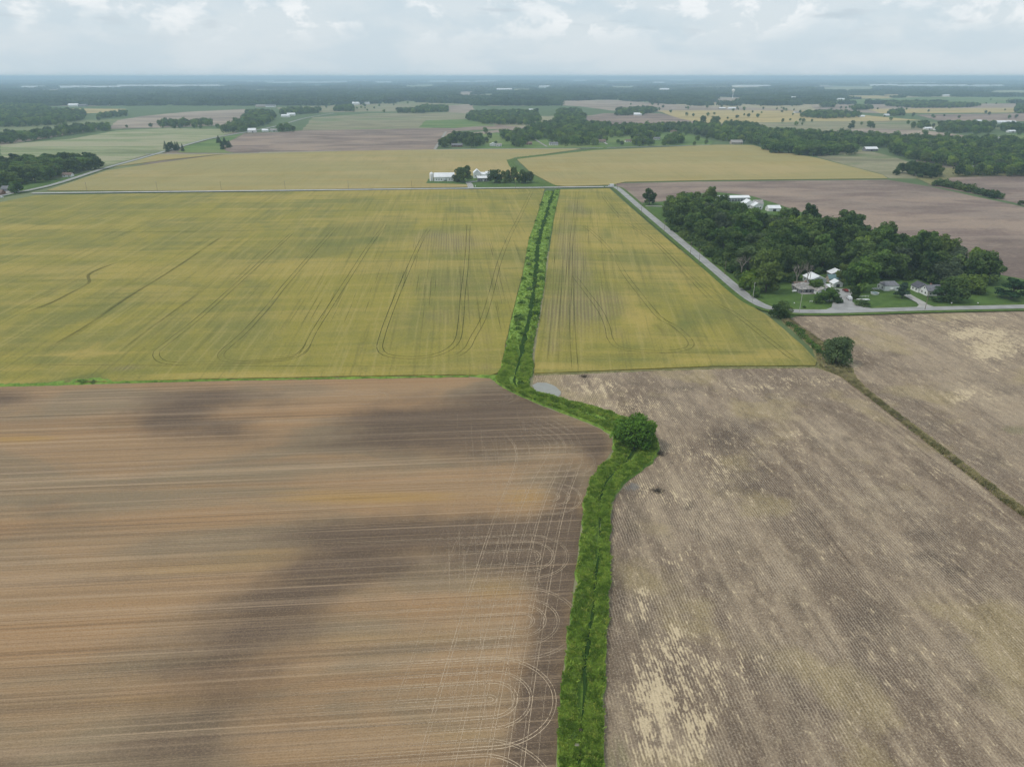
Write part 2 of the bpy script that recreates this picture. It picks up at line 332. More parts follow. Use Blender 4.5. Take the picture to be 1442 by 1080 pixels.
M['ceramic'] = plain('insulator', (0.35, 0.36, 0.36), 0.3, 0.5, 0.03); M['galv'] = plain('galvanised_steel', (0.45, 0.46, 0.47), 0.35, 0.5, 0.08, metallic=0.4)
M['car_white'] = plain('white_paint', (0.72, 0.73, 0.74), 0.25, 0.5, 0.02); M['car_blue'] = plain('blue_grey_paint', (0.10, 0.14, 0.19), 0.25, 0.5, 0.02); M['car_red'] = plain('dark_red_paint', (0.20, 0.04, 0.035), 0.25, 0.5, 0.02)
M['rubber'] = plain('tyre_rubber', (0.025, 0.025, 0.025), 0.9, 0.2, 0.1); M['pool_water'] = plain('pool_water', (0.20, 0.30, 0.30), 0.05, 0.5, 0.03)
M['silver'] = plain('silver_wall_panel', (0.45, 0.48, 0.48), 0.4, 0.4, 0.04)

# ------------------------------------------------------------------ sheets
def rough_poly(pts, step, amp, seed=0):
    out = []
    for i, a in enumerate(pts):
        b = pts[(i+1) % len(pts)]; d = (b-a).length; k = max(1, min(160, int(d/step)))
        nrm = Vector((-(b-a).y, (b-a).x))/max(d, 1e-6)
        for j in range(k):
            q = a.lerp(b, j/k); o = 0 if j == 0 else mnoise.noise(Vector((q.x/step/2.3, q.y/step/2.3, seed)))*amp
            out.append(q + nrm*o)
    return out
def blobs_at(V, blobs):
    """soft world-space patches; each blob is (pixel x, pixel y, half-width and half-height in pixels, amount)"""
    s = np.zeros(len(V))
    for (bx, by, rx, ry, amp) in blobs:
        c = G(bx, by); u = G(bx+rx, by)-c; v = (G(bx, by+ry)-G(bx, by-ry))/2  # patch centre and radii taken from image pixels
        A = np.array([[u.x, v.x], [u.y, v.y]]); q = np.linalg.inv(A) @ (V[:, :2]-np.array([c.x, c.y])).T
        s = np.maximum(s, amp*np.exp(-(q[0]**2+q[1]**2)*0.9)) if False else s + amp*np.exp(-(q[0]**2+q[1]**2)*1.1)
    return np.clip(s, 0, 1.2)
def sheet(name, pts, z, mat, cut=None, attrs=None, side=0.0, amp=0.0, step=8, label=None, seed=0):
    poly = P(pts)
    if amp: poly = rough_poly(poly, step, amp, seed)
    bm = bmesh.new(); vs_ = [bm.verts.new((p.x, p.y, z)) for p in poly]; f = bm.faces.new(vs_)
    f.normal_update()
    if f.normal.z < 0: f.normal_flip()
    if cut:
        xs = [p.x for p in poly]; ys = [p.y for p in poly]
        y = min(ys)
        while y < max(ys):
            y += cut*max(1.0, hypot(y, 120)/180)
            bmesh.ops.bisect_plane(bm, geom=bm.verts[:]+bm.edges[:]+bm.faces[:], plane_co=(0, y, 0), plane_no=(0, 1, 0))
        x = min(xs); cx = cut*max(1.0, hypot((min(ys)+max(ys))/2, 120)/260)
        while x < max(xs):
            x += cx
            bmesh.ops.bisect_plane(bm, geom=bm.verts[:]+bm.edges[:]+bm.faces[:], plane_co=(x, 0, 0), plane_no=(1, 0, 0))
    if side:
        be = [e for e in bm.edges if len(e.link_faces) == 1]
        r = bmesh.ops.extrude_edge_only(bm, edges=be)
        for v in r['geom']:
            if isinstance(v, bmesh.types.BMVert): v.co.z = z-side
        bmesh.ops.recalc_face_normals(bm, faces=bm.faces[:])
    bmesh.ops.triangulate(bm, faces=[f for f in bm.faces if len(f.verts) > 4])
    me = bpy.data.meshes.new(name); bm.to_mesh(me); bm.free()
    V = np.zeros(len(me.vertices)*3); me.vertices.foreach_get('co', V); V = V.reshape(-1, 3)
    for k, bl in (attrs or {}).items():
        a = me.attributes.new(k, 'FLOAT', 'POINT'); a.data.foreach_set('value', blobs_at(V, bl).astype(np.float32))
    o = link(name, me, mat); tag(o, label, kind='structure'); return o

def ribbon(path, wl, wr=None, zs=None, cols=2):
    """vertices/faces for a strip along a world path; wl/wr metres to left/right"""
    wr = wl if wr is None else wr
    n = len(path); V = []; E = []; Dd = []; dist = 0
    for i, p in enumerate(path):
        a = path[max(0, i-1)]; b = path[min(n-1, i+1)]; t = (b-a).normalized(); nn = Vector((-t.y, t.x))
        if i: dist += (p-path[i-1]).length
        for j in range(cols+1):
            s = j/cols; off = wl*(1-2*s) if s < .5 else -wr*(2*s-1)
            q = p + nn*off; V.append((q.x, q.y, zs)); E.append(1-abs(2*s-1)); Dd.append(dist)
    Fc = [(i*(cols+1)+j, (i+1)*(cols+1)+j, (i+1)*(cols+1)+j+1, i*(cols+1)+j+1) for i in range(n-1) for j in range(cols)]
    return V, Fc, E, Dd
def smooth_path(pts, step=4.0):
    """Catmull-Rom through world points"""
    out = []; n = len(pts)
    for i in range(n-1):
        p0, p1, p2, p3 = pts[max(0, i-1)], pts[i], pts[i+1], pts[min(n-1, i+2)]
        k = max(1, min(60, int((p2-p1).length/step)))
        for j in range(k):
            t = j/k
            out.append(0.5*((2*p1)+(p2-p0)*t+(2*p0-5*p1+4*p2-p3)*t*t+(3*p1-p0-3*p2+p3)*t**3))
    out.append(pts[-1]); return out
def road(name, pts, w, z, mat, label=None, kind='structure', step=6.0, world=False):
    path = smooth_path(pts if world else P(pts), step)
    V, Fc, E, _ = ribbon(path, w/2, None, z, 8)
    me = mesh_np(name, V, Fc); a = me.attributes.new('lane', 'FLOAT', 'POINT')
    a.data.foreach_set('value', [0.5+0.5*cos((e-0.55)*7) for e in E])
    o = link(name, me, mat); tag(o, label, kind=kind); return o

class Tracks:
    def __init__(s): s.V = []; s.F = []; s.E = []; s.Fd = []
    def add(s, path, w, z, fade0=0.0, fade1=0.0, amt=1.0):
        V, Fc, E, Dd = ribbon(path, w/2, None, z, 2); b = len(s.V); L = max(Dd[-1], 1e-3)
        s.V += V; s.F += [tuple(i+b for i in f) for f in Fc]; s.E += E
        for d in Dd:
            k = amt
            if fade0: k *= min(1, d/fade0)
            if fade1: k *= min(1, (L-d)/fade1)
            s.Fd.append(k)
    def pair(s, path, gauge, w, z, **k):
        for sg in (-1, 1):
            q = offset(path, sg*gauge/2); s.add(q, w, z, **k)
    def build(s, name, mat, label=None):
        me = mesh_np(name, s.V, s.F)
        for k, v in (('edge', s.E), ('fade', s.Fd)):
            a = me.attributes.new(k, 'FLOAT', 'POINT'); a.data.foreach_set('value', np.array(v, dtype=np.float32))
        o = link(name, me, mat); tag(o, label, kind='structure'); return o
def offset(path, d):
    out = []
    for i, p in enumerate(path):
        a = path[max(0, i-1)]; b = path[min(len(path)-1, i+1)]; t = (b-a)
        if t.length < 1e-6: continue
        t.normalize(); out.append(p + Vector((-t.y, t.x))*d)
    return out

# ------------------------------------------------------------------ the ground
def base_ground():
    n = NT('distant_farmland'); p = n.pos()
    v = n.new('ShaderNodeTexVoronoi'); v.inputs['Scale'].default_value = 1.0; v.distance = 'CHEBYCHEV'
    n.put(v.inputs['Vector'], n.map(p, (1/520, 1/700, 1))); sp = n.new('ShaderNodeSeparateColor'); n.put(sp.inputs[0], v.outputs['Color'])
    r = sp.outputs[0]; f = n.noise(p, 0.02, 5, 0.6)
    c = n.mix(n.mr(r, 0.45, 0.55), (0.10, 0.14, 0.06), (0.18, 0.20, 0.10)); c = n.mix(n.mr(r, 0.72, 0.74), c, (0.36, 0.31, 0.20))
    c = n.mix(n.mr(r, 0.88, 0.90), c, (0.20, 0.155, 0.12)); c = n.mix(n.mr(f, 0.35, 0.7, 0, 0.4), c, (0.05, 0.08, 0.03))
    m = n.done(c, 0.95, 0.05)
    R = 46000; ks = [0, 400, 1500, 5000, 14000, 28000, R]; V = []; Fc = []; nseg = 96
    for r_ in ks[1:]:
        for k in range(nseg): V.append((r_*cos(2*pi*k/nseg), r_*sin(2*pi*k/nseg), 0))
    V.append((0, 0, 0)); c0 = len(V)-1; T = []
    for k in range(nseg): T.append((c0, k, (k+1) % nseg))
    for i in range(len(ks)-2):
        for k in range(nseg):
            a, b = i*nseg+k, i*nseg+(k+1) % nseg; T += [(a, a+nseg, b+nseg), (a, b+nseg, b)]
    o = link('ground', mesh_np('ground', V, T), m); tag(o, kind='structure')
base_ground()

# --- foreground: tilled field
TILL_EAST = [(690, 533), (703, 543), (722, 554), (760, 571), (800, 586), (845, 604), (862, 618), (862, 634), (852, 650), (836, 668), (823, 700), (818, 740), (811, 800), (802, 870), (792, 950), (787, 1010), (782, 1080), (768, 1300), (758, 1500)]
sheet('tilled_field', [(-900, 1500), (-900, 590), (-300, 556), (0, 545), (150, 541), (300, 537), (500, 533), (640, 531)] + TILL_EAST, 0.10, M['tilled'], 3.0,
      dict(dark=[(0, 560, 70, 12, .8), (300, 560, 90, 20, .75), (240, 592, 75, 26, .8), (330, 610, 70, 22, .45), (520, 585, 90, 22, .4), (590, 590, 110, 16, .55), (560, 622, 120, 20, .7), (640, 600, 90, 35, .35),
                 (600, 745, 180, 26, .9), (700, 765, 80, 30, .85), (500, 765, 110, 20, .6), (560, 800, 90, 20, .5), (460, 805, 90, 28, .85), (400, 845, 100, 30, .75), (345, 890, 110, 30, .6), (310, 945, 120, 34, .55), (290, 1000, 120, 34, .5), (700, 640, 70, 30, .35), (720, 590, 70, 24, .45), (640, 560, 90, 16, .3),
                 (250, 1060, 130, 36, .55), (430, 1020, 60, 30, .3), (60, 715, 60, 14, .3), (50, 780, 50, 20, .25), (760, 570, 50, 14, .5), (700, 560, 50, 18, .5), (790, 610, 60, 16, .8), (835, 625, 30, 18, .7), (840, 645, 16, 20, .6), (800, 680, 26, 30, .7),
                 (795, 740, 36, 45, .8), (785, 810, 40, 45, .95), (778, 890, 36, 50, .95), (768, 970, 30, 50, .95), (758, 1060, 36, 60, .95), (740, 1000, 30, 60, .4), (735, 1080, 40, 40, .5), (740, 780, 50, 30, .6), (710, 600, 60, 20, .4), (0, 1075, 40, 10, .4)],
           gold=[(560, 700, 130, 12, .85), (430, 698, 90, 12, .4), (745, 705, 45, 22, .6), (400, 780, 110, 16, .45), (20, 618, 90, 9, .8), (180, 595, 70, 8, .4), (600, 640, 90, 10, .35), (270, 800, 200, 12, .4), (250, 985, 190, 14, .5), (640, 900, 90, 30, .3), (650, 1030, 90, 30, .3), (700, 830, 60, 18, .5), (480, 905, 120, 16, .3)]),
      amp=0.25, step=4, label='large tilled brown field with tan and dark soil streaks')

# --- residue fields
RES_W = [(752, 529), (750, 541), (760, 552), (795, 563), (838, 577), (878, 590), (917, 605), (930, 632), (916, 655), (885, 677), (865, 704), (859, 740), (858, 800), (856, 870), (853, 950), (851, 1010), (849, 1080), (844, 1300), (840, 1500)]
sheet('stubble_field', RES_W + [(2600, 1500), (2300, 1360), (1567, 819), (1449, 728), (1408, 698), (1357, 659), (1306, 620), (1254.5, 580), (1210, 546), (1190, 532), (1160, 518), (1000, 519), (900, 523), (830, 526)], 0.10, M['residue'], 3.0,
      dict(straw=[(905, 850, 15, 30, .62), (950, 905, 24, 30, .62), (945, 960, 46, 40, .45), (912, 975, 22, 60, .5), (950, 1010, 50, 40, .42), (990, 1022, 22, 24, .6), (915, 1060, 36, 30, .5), (975, 1066, 30, 30, .4), (1000, 930, 30, 40, .28), (1060, 940, 40, 30, .25), (840, 548, 50, 14, .5), (900, 575, 60, 14, .42), (960, 640, 34, 22, .35), (905, 690, 26, 12, .5), (955, 700, 30, 12, .5), (1010, 660, 24, 40, .36), (1150, 535, 80, 7, .42), (1060, 548, 60, 8, .4),
                  (1120, 620, 50, 20, .3), (1390, 730, 30, 8, .3), (960, 790, 18, 30, .3), (1330, 660, 30, 8, .25)],
           dark=[(1130, 840, 26, 90, .4), (1200, 940, 30, 80, .35), (985, 770, 14, 60, .35), (1075, 760, 30, 50, .3), (1340, 900, 40, 50, .3), (1120, 1000, 30, 60, .35), (905, 900, 14, 60, .3), (1300, 755, 50, 9, .7), (1305, 785, 36, 12, .8), (1345, 805, 26, 10, .8), (1180, 730, 50, 16, .4), (960, 548, 22, 6, .7), (822, 531, 9, 2.5, .9), (893, 538, 14, 3, .9), (940, 550, 20, 3, .6), (1087, 562, 10, 3, .9), (1060, 600, 50, 22, .5), (1010, 620, 30, 20, .4), (1060, 680, 40, 30, .4), (1230, 860, 50, 40, .35), (1180, 640, 26, 8, .5), (1190, 622, 12, 4, .7), (925, 690, 12, 4, .9), (972, 712, 6, 3, .9), (880, 690, 18, 18, .6), (890, 740, 22, 36, .5), (870, 830, 12, 50, .4),
                 (1010, 830, 26, 26, .35), (1070, 930, 40, 40, .35), (1250, 960, 60, 26, .3), (1380, 970, 40, 26, .3), (955, 790, 14, 20, .3), (1030, 690, 50, 8, .35)],
           green=[(875, 1010, 14, 30, .5), (870, 1070, 26, 34, .8), (880, 880, 14, 30, .3), (1120, 1060, 60, 40, .25), (1010, 870, 20, 20, .3)], wet=[(890, 688, 15, 9, .9), (775, 558, 30, 8, .7)]),
      amp=0.3, step=4, label='brown corn stubble field right of the ditch')
sheet('stubble_field', [(1108, 446), (1200, 444.5), (1442, 437.5), (1700, 431), (2600, 418), (2900, 1100), (1567, 819), (1449, 728), (1408, 698), (1357, 659), (1306, 620), (1254.5, 580), (1210, 546), (1196, 522), (1163, 494), (1128, 472)], 0.108, M['residue'], 3.6,
      dict(straw=[(1395, 470, 50, 12, .75), (1410, 490, 40, 12, .8), (1350, 470, 30, 9, .5), (1385, 500, 26, 10, .7), (1360, 550, 24, 8, .6), (1350, 562, 22, 8, .55), (1395, 560, 18, 6, .55), (1250, 455, 110, 5, .4), (1380, 448, 80, 3, .5), (1205, 515, 12, 6, .6), (1400, 520, 20, 6, .4)],
           dark=[(1250, 500, 50, 9, .45), (1310, 520, 50, 8, .6), (1370, 535, 40, 7, .6), (1420, 550, 40, 9, .6), (1170, 465, 14, 6, .6), (1300, 600, 50, 16, .25), (1400, 650, 40, 20, .35), (1280, 560, 40, 12, .3)],
           green=[(1430, 605, 26, 7, 1.0)]),
      amp=0.3, step=4, label='brown corn stubble field south of the right-hand road')

# --- wheat fields: a stand of crop about 0.6 m tall
WB_E = [(700, 527), (706, 519), (711, 490), (722, 440), (735, 390), (744, 340), (756, 305), (767, 271)]
sheet('wheat_field', [(-900, 330), (-260, 340), (0, 286), (50, 276), (300, 272), (600, 268), (767, 267)][::1] + WB_E[::-1][1:] + [(690, 530), (640, 529), (500, 531), (300, 535), (150, 539), (0, 543), (-300, 554), (-900, 588)], 0.62, M['wheat'], 5.0,
      dict(brown=[(640, 345, 60, 16, .75), (615, 330, 30, 8, .5), (630, 400, 60, 26, .5), (700, 390, 30, 30, .35), (620, 450, 60, 18, .5), (690, 480, 14, 30, .4), (690, 518, 8, 6, .6), (180, 519, 40, 5, .9), (160, 512, 30, 5, .5), (370, 470, 60, 12, .2), (420, 300, 60, 4, .3)],
           green=[(460, 345, 60, 8, .6), (530, 340, 50, 5, .6), (150, 365, 60, 8, .4), (128, 525, 16, 18, .8), (70, 538, 60, 5, .8), (118, 538, 26, 6, 1.0), (20, 360, 60, 5, .5), (40, 396, 60, 5, .4), (240, 490, 60, 10, .3), (300, 494, 60, 4, .6), (470, 494, 40, 4, .5), (400, 513, 60, 3, .4), (500, 360, 100, 9, .3), (180, 470, 60, 14, .3), (380, 323, 40, 3, .7), (600, 492, 50, 5, .5), (560, 520, 100, 3, .4)],
           gold=[(120, 498, 60, 9, .8), (60, 330, 90, 8, .4), (250, 480, 50, 10, .4), (430, 296, 160, 4, .5), (30, 525, 60, 8, .5), (240, 525, 60, 4, .5), (700, 300, 60, 12, .4), (440, 440, 60, 20, .25), (600, 527, 100, 2, .8), (350, 532, 200, 2, .8), (330, 400, 50, 20, .25), (300, 345, 80, 10, .3)]),
      side=0.55, amp=0.4, step=6, label='yellow-green wheat field left of the ditch')
sheet('wheat_field', [(789, 268), (858, 266), (873, 280), (936, 335), (996, 385), (1046, 425), (1078, 444), (1100, 462), (1130, 488), (1150, 510), (1148, 516), (1000, 517), (900, 521), (830, 524), (752, 527), (753, 500), (759, 460), (767, 410), (773, 360), (780, 310)], 0.62, M['wheat_drilled'], 4.5,
      dict(brown=[(800, 300, 14, 30, .45), (815, 290, 12, 12, .6), (830, 300, 10, 6, .7), (795, 350, 20, 40, .6), (820, 380, 24, 40, .7), (775, 430, 14, 50, .5), (815, 440, 50, 30, .7), (860, 430, 20, 30, .6), (780, 490, 30, 14, .4), (935, 470, 10, 6, 1.0), (880, 470, 30, 9, .4)],
           green=[(855, 332, 18, 12, .7), (900, 400, 20, 30, .3), (1010, 450, 60, 20, .4), (970, 435, 50, 16, .35), (900, 490, 40, 9, .5), (840, 488, 40, 6, .6), (860, 510, 80, 5, .5), (960, 460, 26, 10, .5), (1060, 480, 40, 10, .4), (920, 505, 60, 4, .4)],
           gold=[(900, 450, 30, 14, 1.0), (890, 400, 12, 30, .7), (930, 350, 50, 30, .3), (1000, 420, 50, 14, .4), (780, 515, 60, 7, .8), (1000, 510, 90, 6, .7), (1090, 500, 50, 9, .8), (870, 470, 16, 8, .7), (840, 320, 16, 30, .5), (880, 300, 20, 20, .4), (950, 400, 40, 20, .5), (1000, 490, 60, 8, .5)]),
      side=0.55, amp=0.4, step=6, label='striped wheat field between the ditch and the diagonal road')
sheet('wheat_field', [(66, 269), (150, 241), (232, 229), (300, 220), (333, 217), (480, 213.5), (640, 211), (800, 209.5), (818, 210.5), (730, 223), (713, 226), (718, 236), (742, 251), (765, 262), (600, 265), (300, 269.5)], 0.62, M['wheat_far'], 16,
      dict(green=[(360, 221, 90, 3, .9), (450, 219, 60, 2, .7), (250, 232, 60, 4, .4), (430, 246, 60, 5, .4), (620, 250, 40, 8, .2), (380, 258, 60, 6, .3)], gold=[(650, 235, 100, 12, .8), (200, 250, 90, 8, .7), (480, 225, 120, 4, .6), (330, 250, 60, 4, .7)], brown=[(390, 262, 30, 3, .4)]),
      side=0.55, amp=0.8, step=20, label='golden wheat field behind the cross road')
sheet('wheat_field', [(728, 225), (831, 212.5), (1010, 204.5), (1060, 205), (1085, 212), (1150, 223), (1243, 247), (1250, 252), (1000, 254.5), (880, 257), (862, 261), (800, 263), (782, 262), (748, 244)], 0.62, M['wheat_far'], 16,
      dict(gold=[(950, 235, 160, 14, .6), (1100, 240, 100, 6, .7), (780, 250, 30, 8, .5)], green=[(860, 222, 60, 3, .4), (1000, 212, 100, 2, .3)], brown=[(950, 252, 100, 1.5, .5)]), side=0.55, amp=0.8, step=20, label='wide golden wheat field beyond the creek')
sheet('wheat_field', [(150, 237), (228, 217), (330, 217.5), (300, 219), (232, 226)], 0.6, M['wheat_far'], None, {}, side=0.5, label='narrow golden wheat wedge beside the left road')

# --- other fields, near to far
FAR = [
 ('fallow_field', 'fallow', [(866, 258.5), (1000, 256), (1250, 253.5), (1310, 263), (1442, 292), (2300, 470), (2300, 520), (1700, 430), (1442, 396), (1330, 400), (1000, 330), (930, 296), (893, 287)], 'bare pinkish-brown field behind the big wood'),
 ('fallow_field', 'fallow', [(1305, 261), (1340, 250), (1442, 247), (2000, 243), (2300, 440), (1442, 289), (1380, 275)], 'grey-brown bare field at the right edge beyond the hedge'),
 ('meadow', 'fallow_green', [(1150, 212), (1190, 206), (1262, 222), (1300, 236), (1300, 252), (1252, 251.5), (1243, 246), (1152, 222)], 'olive meadow wedge behind the golden field'),
 ('fallow_field', 'fallow', [(318, 215), (312, 204), (345, 190), (425, 184), (460, 176), (700, 176), (740, 180), (640, 185), (612, 211), (480, 213)], 'streaky bare brown field in the middle distance'),
 ('meadow', 'fallow_green', [(425, 184), (440, 166), (520, 160), (650, 158), (690, 172), (700, 178), (600, 181)], 'weedy grey-green field beyond the brown field'),
 ('meadow', 'meadow', [(590, 180), (600, 170), (662, 168), (690, 176), (640, 181)], 'green strip in front of the round copse'),
 ('fallow_field', 'fallow_pale', [(660, 188), (740, 178), (760, 177), (740, 190), (680, 200)], 'pale brown field behind the roadside cottages'),
 ('meadow', 'meadow_pale', [(-700, 260), (-60, 240), (0, 236), (0, 204), (100, 196), (165, 184), (240, 181), (320, 182), (338, 184), (300, 195), (222, 215), (142, 236), (60, 250)], 'pale green hayfield at the left'),
 ('meadow', 'meadow', [(250, 215), (262, 206), (300, 196), (345, 186), (330, 196), (312, 204), (318, 213), (330, 216)], 'bright green pasture beside the left road'),
 ('fallow_field', 'fallow_pale', [(152, 182), (165, 170), (200, 164), (262, 158), (345, 154), (350, 164), (330, 176), (240, 180)], 'pale tan field left of the farm on the bend'),
 ('fallow_field', 'fallow_pale', [(-700, 215), (-100, 208), (60, 190), (90, 178), (140, 174), (150, 180), (60, 196), (0, 205), (-300, 230)], 'pale field between the left tree belts'),
 ('fallow_field', 'gold_field', [(72, 153), (178, 154), (178, 158), (120, 160), (72, 156)], 'small orange-tan field among the far left woods'),
 ('meadow', 'fallow_green', [(510, 158), (400, 160), (390, 152), (480, 148), (600, 145), (655, 147), (640, 157)], 'far patchwork pasture around the grain bins'),
 ('fallow_field', 'fallow_pale', [(630, 158), (620, 150), (665, 147), (668, 155), (655, 160)], 'small tan field beside the far copse'),
 ('fallow_field', 'fallow_pale', [(715, 144.5), (860, 141), (980, 150), (1060, 152), (1140, 156), (1000, 160), (930, 158), (860, 156), (815, 150)], 'long tan field in front of the far forest'),
 ('fallow_field', 'fallow', [(815, 166), (850, 160), (930, 160), (1010, 178), (900, 180), (830, 174)], 'brown field behind the village trees'),
 ('gold_field', 'gold_field', [(925, 156), (1140, 156), (1300, 170), (1160, 172), (1010, 176), (960, 168)], 'gold field behind the village trees'),
 ('meadow', 'fallow_green', [(1010, 174), (1160, 171), (1310, 172), (1400, 176), (1300, 185), (1140, 186), (1040, 182)], 'olive field behind the right tree belt'),
 ('fallow_field', 'fallow_pale', [(1150, 186), (1220, 181), (1300, 184), (1365, 192), (1330, 202), (1180, 192)], 'pinkish tan strip behind the right tree belt'),
 ('fallow_field', 'fallow_pale', [(1140, 148), (1442, 146), (1700, 148), (1700, 160), (1442, 158), (1240, 160), (1150, 156)], 'far tan field at the right'),
 ('gold_field', 'gold_field', [(1220, 154), (1442, 152), (1600, 154), (1600, 158), (1442, 159), (1240, 160)], 'far gold strip at the right'),
 ('fallow_field', 'fallow', [(1290, 162), (1442, 160), (1700, 162), (1700, 172), (1442, 171), (1320, 170)], 'far brown field at the right'),
 ('meadow', 'meadow', [(1160, 142), (1300, 137), (1442, 137), (1700, 138), (1700, 144), (1442, 146), (1160, 147)], 'bright green field strip far at the right'),
 ('meadow', 'meadow', [(1360, 195), (1442, 188), (1800, 190), (1800, 235), (1442, 205), (1380, 205)], 'green lawns of the right-hand hamlet'),
 ('meadow', 'meadow', [(672, 210), (676, 190), (700, 187), (740, 192), (780, 185), (860, 181), (960, 186), (1006, 200), (1000, 204), (840, 208.5), (800, 208.8)], 'lawns of the roadside village'),
 ('meadow', 'meadow', [(955, 188), (1004, 200), (1000, 204.5), (960, 206), (930, 196)], 'bright green paddock left of the tan house'),
 ('meadow', 'lawn', [(890, 292), (905, 286), (940, 284), (1000, 270), (1060, 277), (1095, 288), (1130, 300), (1190, 320), (1300, 350), (1400, 386), (1442, 394), (1700, 412), (1700, 433), (1442, 434), (1300, 436), (1180, 440), (1120, 446), (1112, 450), (1085, 442), (1046, 418), (1000, 379), (940, 328)], 'grass under the big wood and around the houses'),
 ('meadow', 'lawn', [(600, 259), (603, 253), (640, 252), (670, 248), (700, 252), (748, 254), (762, 260), (772, 264), (668, 265.6), (655, 260.5)], 'green farmyard lawn of the white barn'),
 ('meadow', 'lawn', [(-300, 285), (-60, 262), (20, 258), (90, 251), (143, 238), (145, 240), (90, 256), (45, 270), (0, 279), (-200, 300)], 'lawns under the left roadside trees'),
 ('meadow', 'dry_grass', [(1290, 252), (1300, 236), (1360, 238), (1442, 240), (1600, 240), (1442, 247), (1340, 250), (1312, 262)], 'rough ground below the right tree belt'),
]
for i, (nm, mt, pts, lb) in enumerate(FAR):
    d = G(*pts[0]).length
    sheet(nm, pts, 0.70 if 'farmyard' in lb else 0.03 + 0.012*i, M[mt], None, None, amp=min(6, d/350), step=max(10, d/60), label=lb, seed=i)

for i, (x0, x1, ya, yb, mt) in enumerate([(960, 1080, 122.6, 124.4, 'gold_field'), (1142, 1175, 120.5, 123, 'fallow_pale'), (640, 668, 129.5, 136, 'fallow_pale'), (660, 700, 134, 137.5, 'fallow_pale'), (712, 762, 125.6, 128, 'meadow_pale'), (495, 512, 128, 129.6, 'gold_field'), (100, 175, 134.5, 137, 'meadow_pale'), (1000, 1045, 138, 146, 'fallow_pale'),
        (860, 900, 122, 123.4, 'meadow_pale'), (1180, 1260, 135, 139, 'gold_field'), (1240, 1275, 133.5, 136, 'gold_field'), (1320, 1342, 133.5, 137, 'gold_field'), (1390, 1560, 127.5, 133, 'meadow_pale'), (1150, 1240, 122, 128, 'meadow_pale'), (270, 330, 120.5, 123, 'meadow_pale'), (20, 90, 128, 129.5, 'meadow_pale'), (340, 420, 127, 129, 'fallow_pale'), (560, 620, 121, 122.5, 'meadow_pale'), (820, 880, 132, 134, 'meadow'), (1080, 1140, 130, 132, 'meadow_pale'), (1240, 1330, 117, 118.5, 'gold_field'), (930, 1000, 118.5, 119.5, 'meadow_pale'), (-200, 0, 136, 139, 'fallow_pale')]):
    sheet('far_clearing', [(x0, yb), (x0+4, ya), (x1, ya), (x1-3, yb)], 0.5, M[mt], amp=20, step=120, label='pale clearing in the far forest'); FAR.append(('c', mt, [(x0, yb+1.3), (x0+4, ya), (x1, ya), (x1-3, yb+1.3)], 'far clearing'))
WH = [(30, 124.5, 18), (48, 124.3, 12), (82, 124.4, 26), (100, 124, 20), (122, 124.6, 30), (150, 124.4, 24), (163, 122.6, 30), (200, 122.6, 30), (225, 122.4, 22), (250, 122.6, 30), (285, 122.4, 20), (320, 115.6, 20), (345, 115.6, 18), (372, 115.3, 12), (384, 117.4, 22), (405, 116.8, 18), (420, 116.3, 10), (432, 117.2, 24), (455, 116.6, 22), (478, 116, 16), (500, 115.4, 14), (525, 116.6, 26), (548, 116.8, 12), (600, 115.4, 30), (640, 115.8, 20), (670, 115.5, 28), (855, 114.2, 30), (890, 114.2, 18), (915, 117.4, 20), (940, 113.6, 30), (1040, 123, 45), (1230, 121.5, 38), (1275, 122.4, 55), (1332, 122.4, 35), (1375, 122.4, 20), (1398, 122.4, 16), (700, 128.5, 20), (810, 114, 16), (760, 124, 14), (930, 128.4, 12), (1115, 140.5, 5)]
for x, y, w in WH: FAR.append(('c', '', [(x-8, y+2.2), (x-8, y-.3), (x+w+8, y-.3), (x+w+8, y+2.2)], 'far yard'))
# --- field edges and rough strips
DITCH = [(770, 1300, 845, 1300, 806, 1300), (783, 1080, 850, 1080, 817, 1080), (787, 1010, 851, 1010, 818, 1010), (793, 950, 853, 950, 823, 950), (803, 870, 856, 870, 834, 870), (812, 800, 858, 800, 841, 800), (818, 740, 859, 740, 845, 740),
         (824, 700, 864, 705, 846, 703), (838, 668, 884, 677, 858, 676), (855, 651, 914, 656, 880, 655), (862, 635, 929, 632, 895, 630), (862, 617, 917, 604, 886, 608), (845, 603, 878, 590, 860, 598), (800, 585, 838, 576, 815, 582), (760, 570, 788, 564, 776, 568), (722, 553, 750, 552, 740, 556),
         (698, 538, 746, 536, 724, 541), (704, 521, 752, 523, 730, 515), (711, 492, 750, 497, 737, 490), (722, 440, 758, 450, 748, 440), (735, 390, 767, 400, 754, 395), (744, 340, 772, 350, 758, 345), (756, 305, 780, 310, 768, 308), (767, 271, 789, 268, 780, 270)]
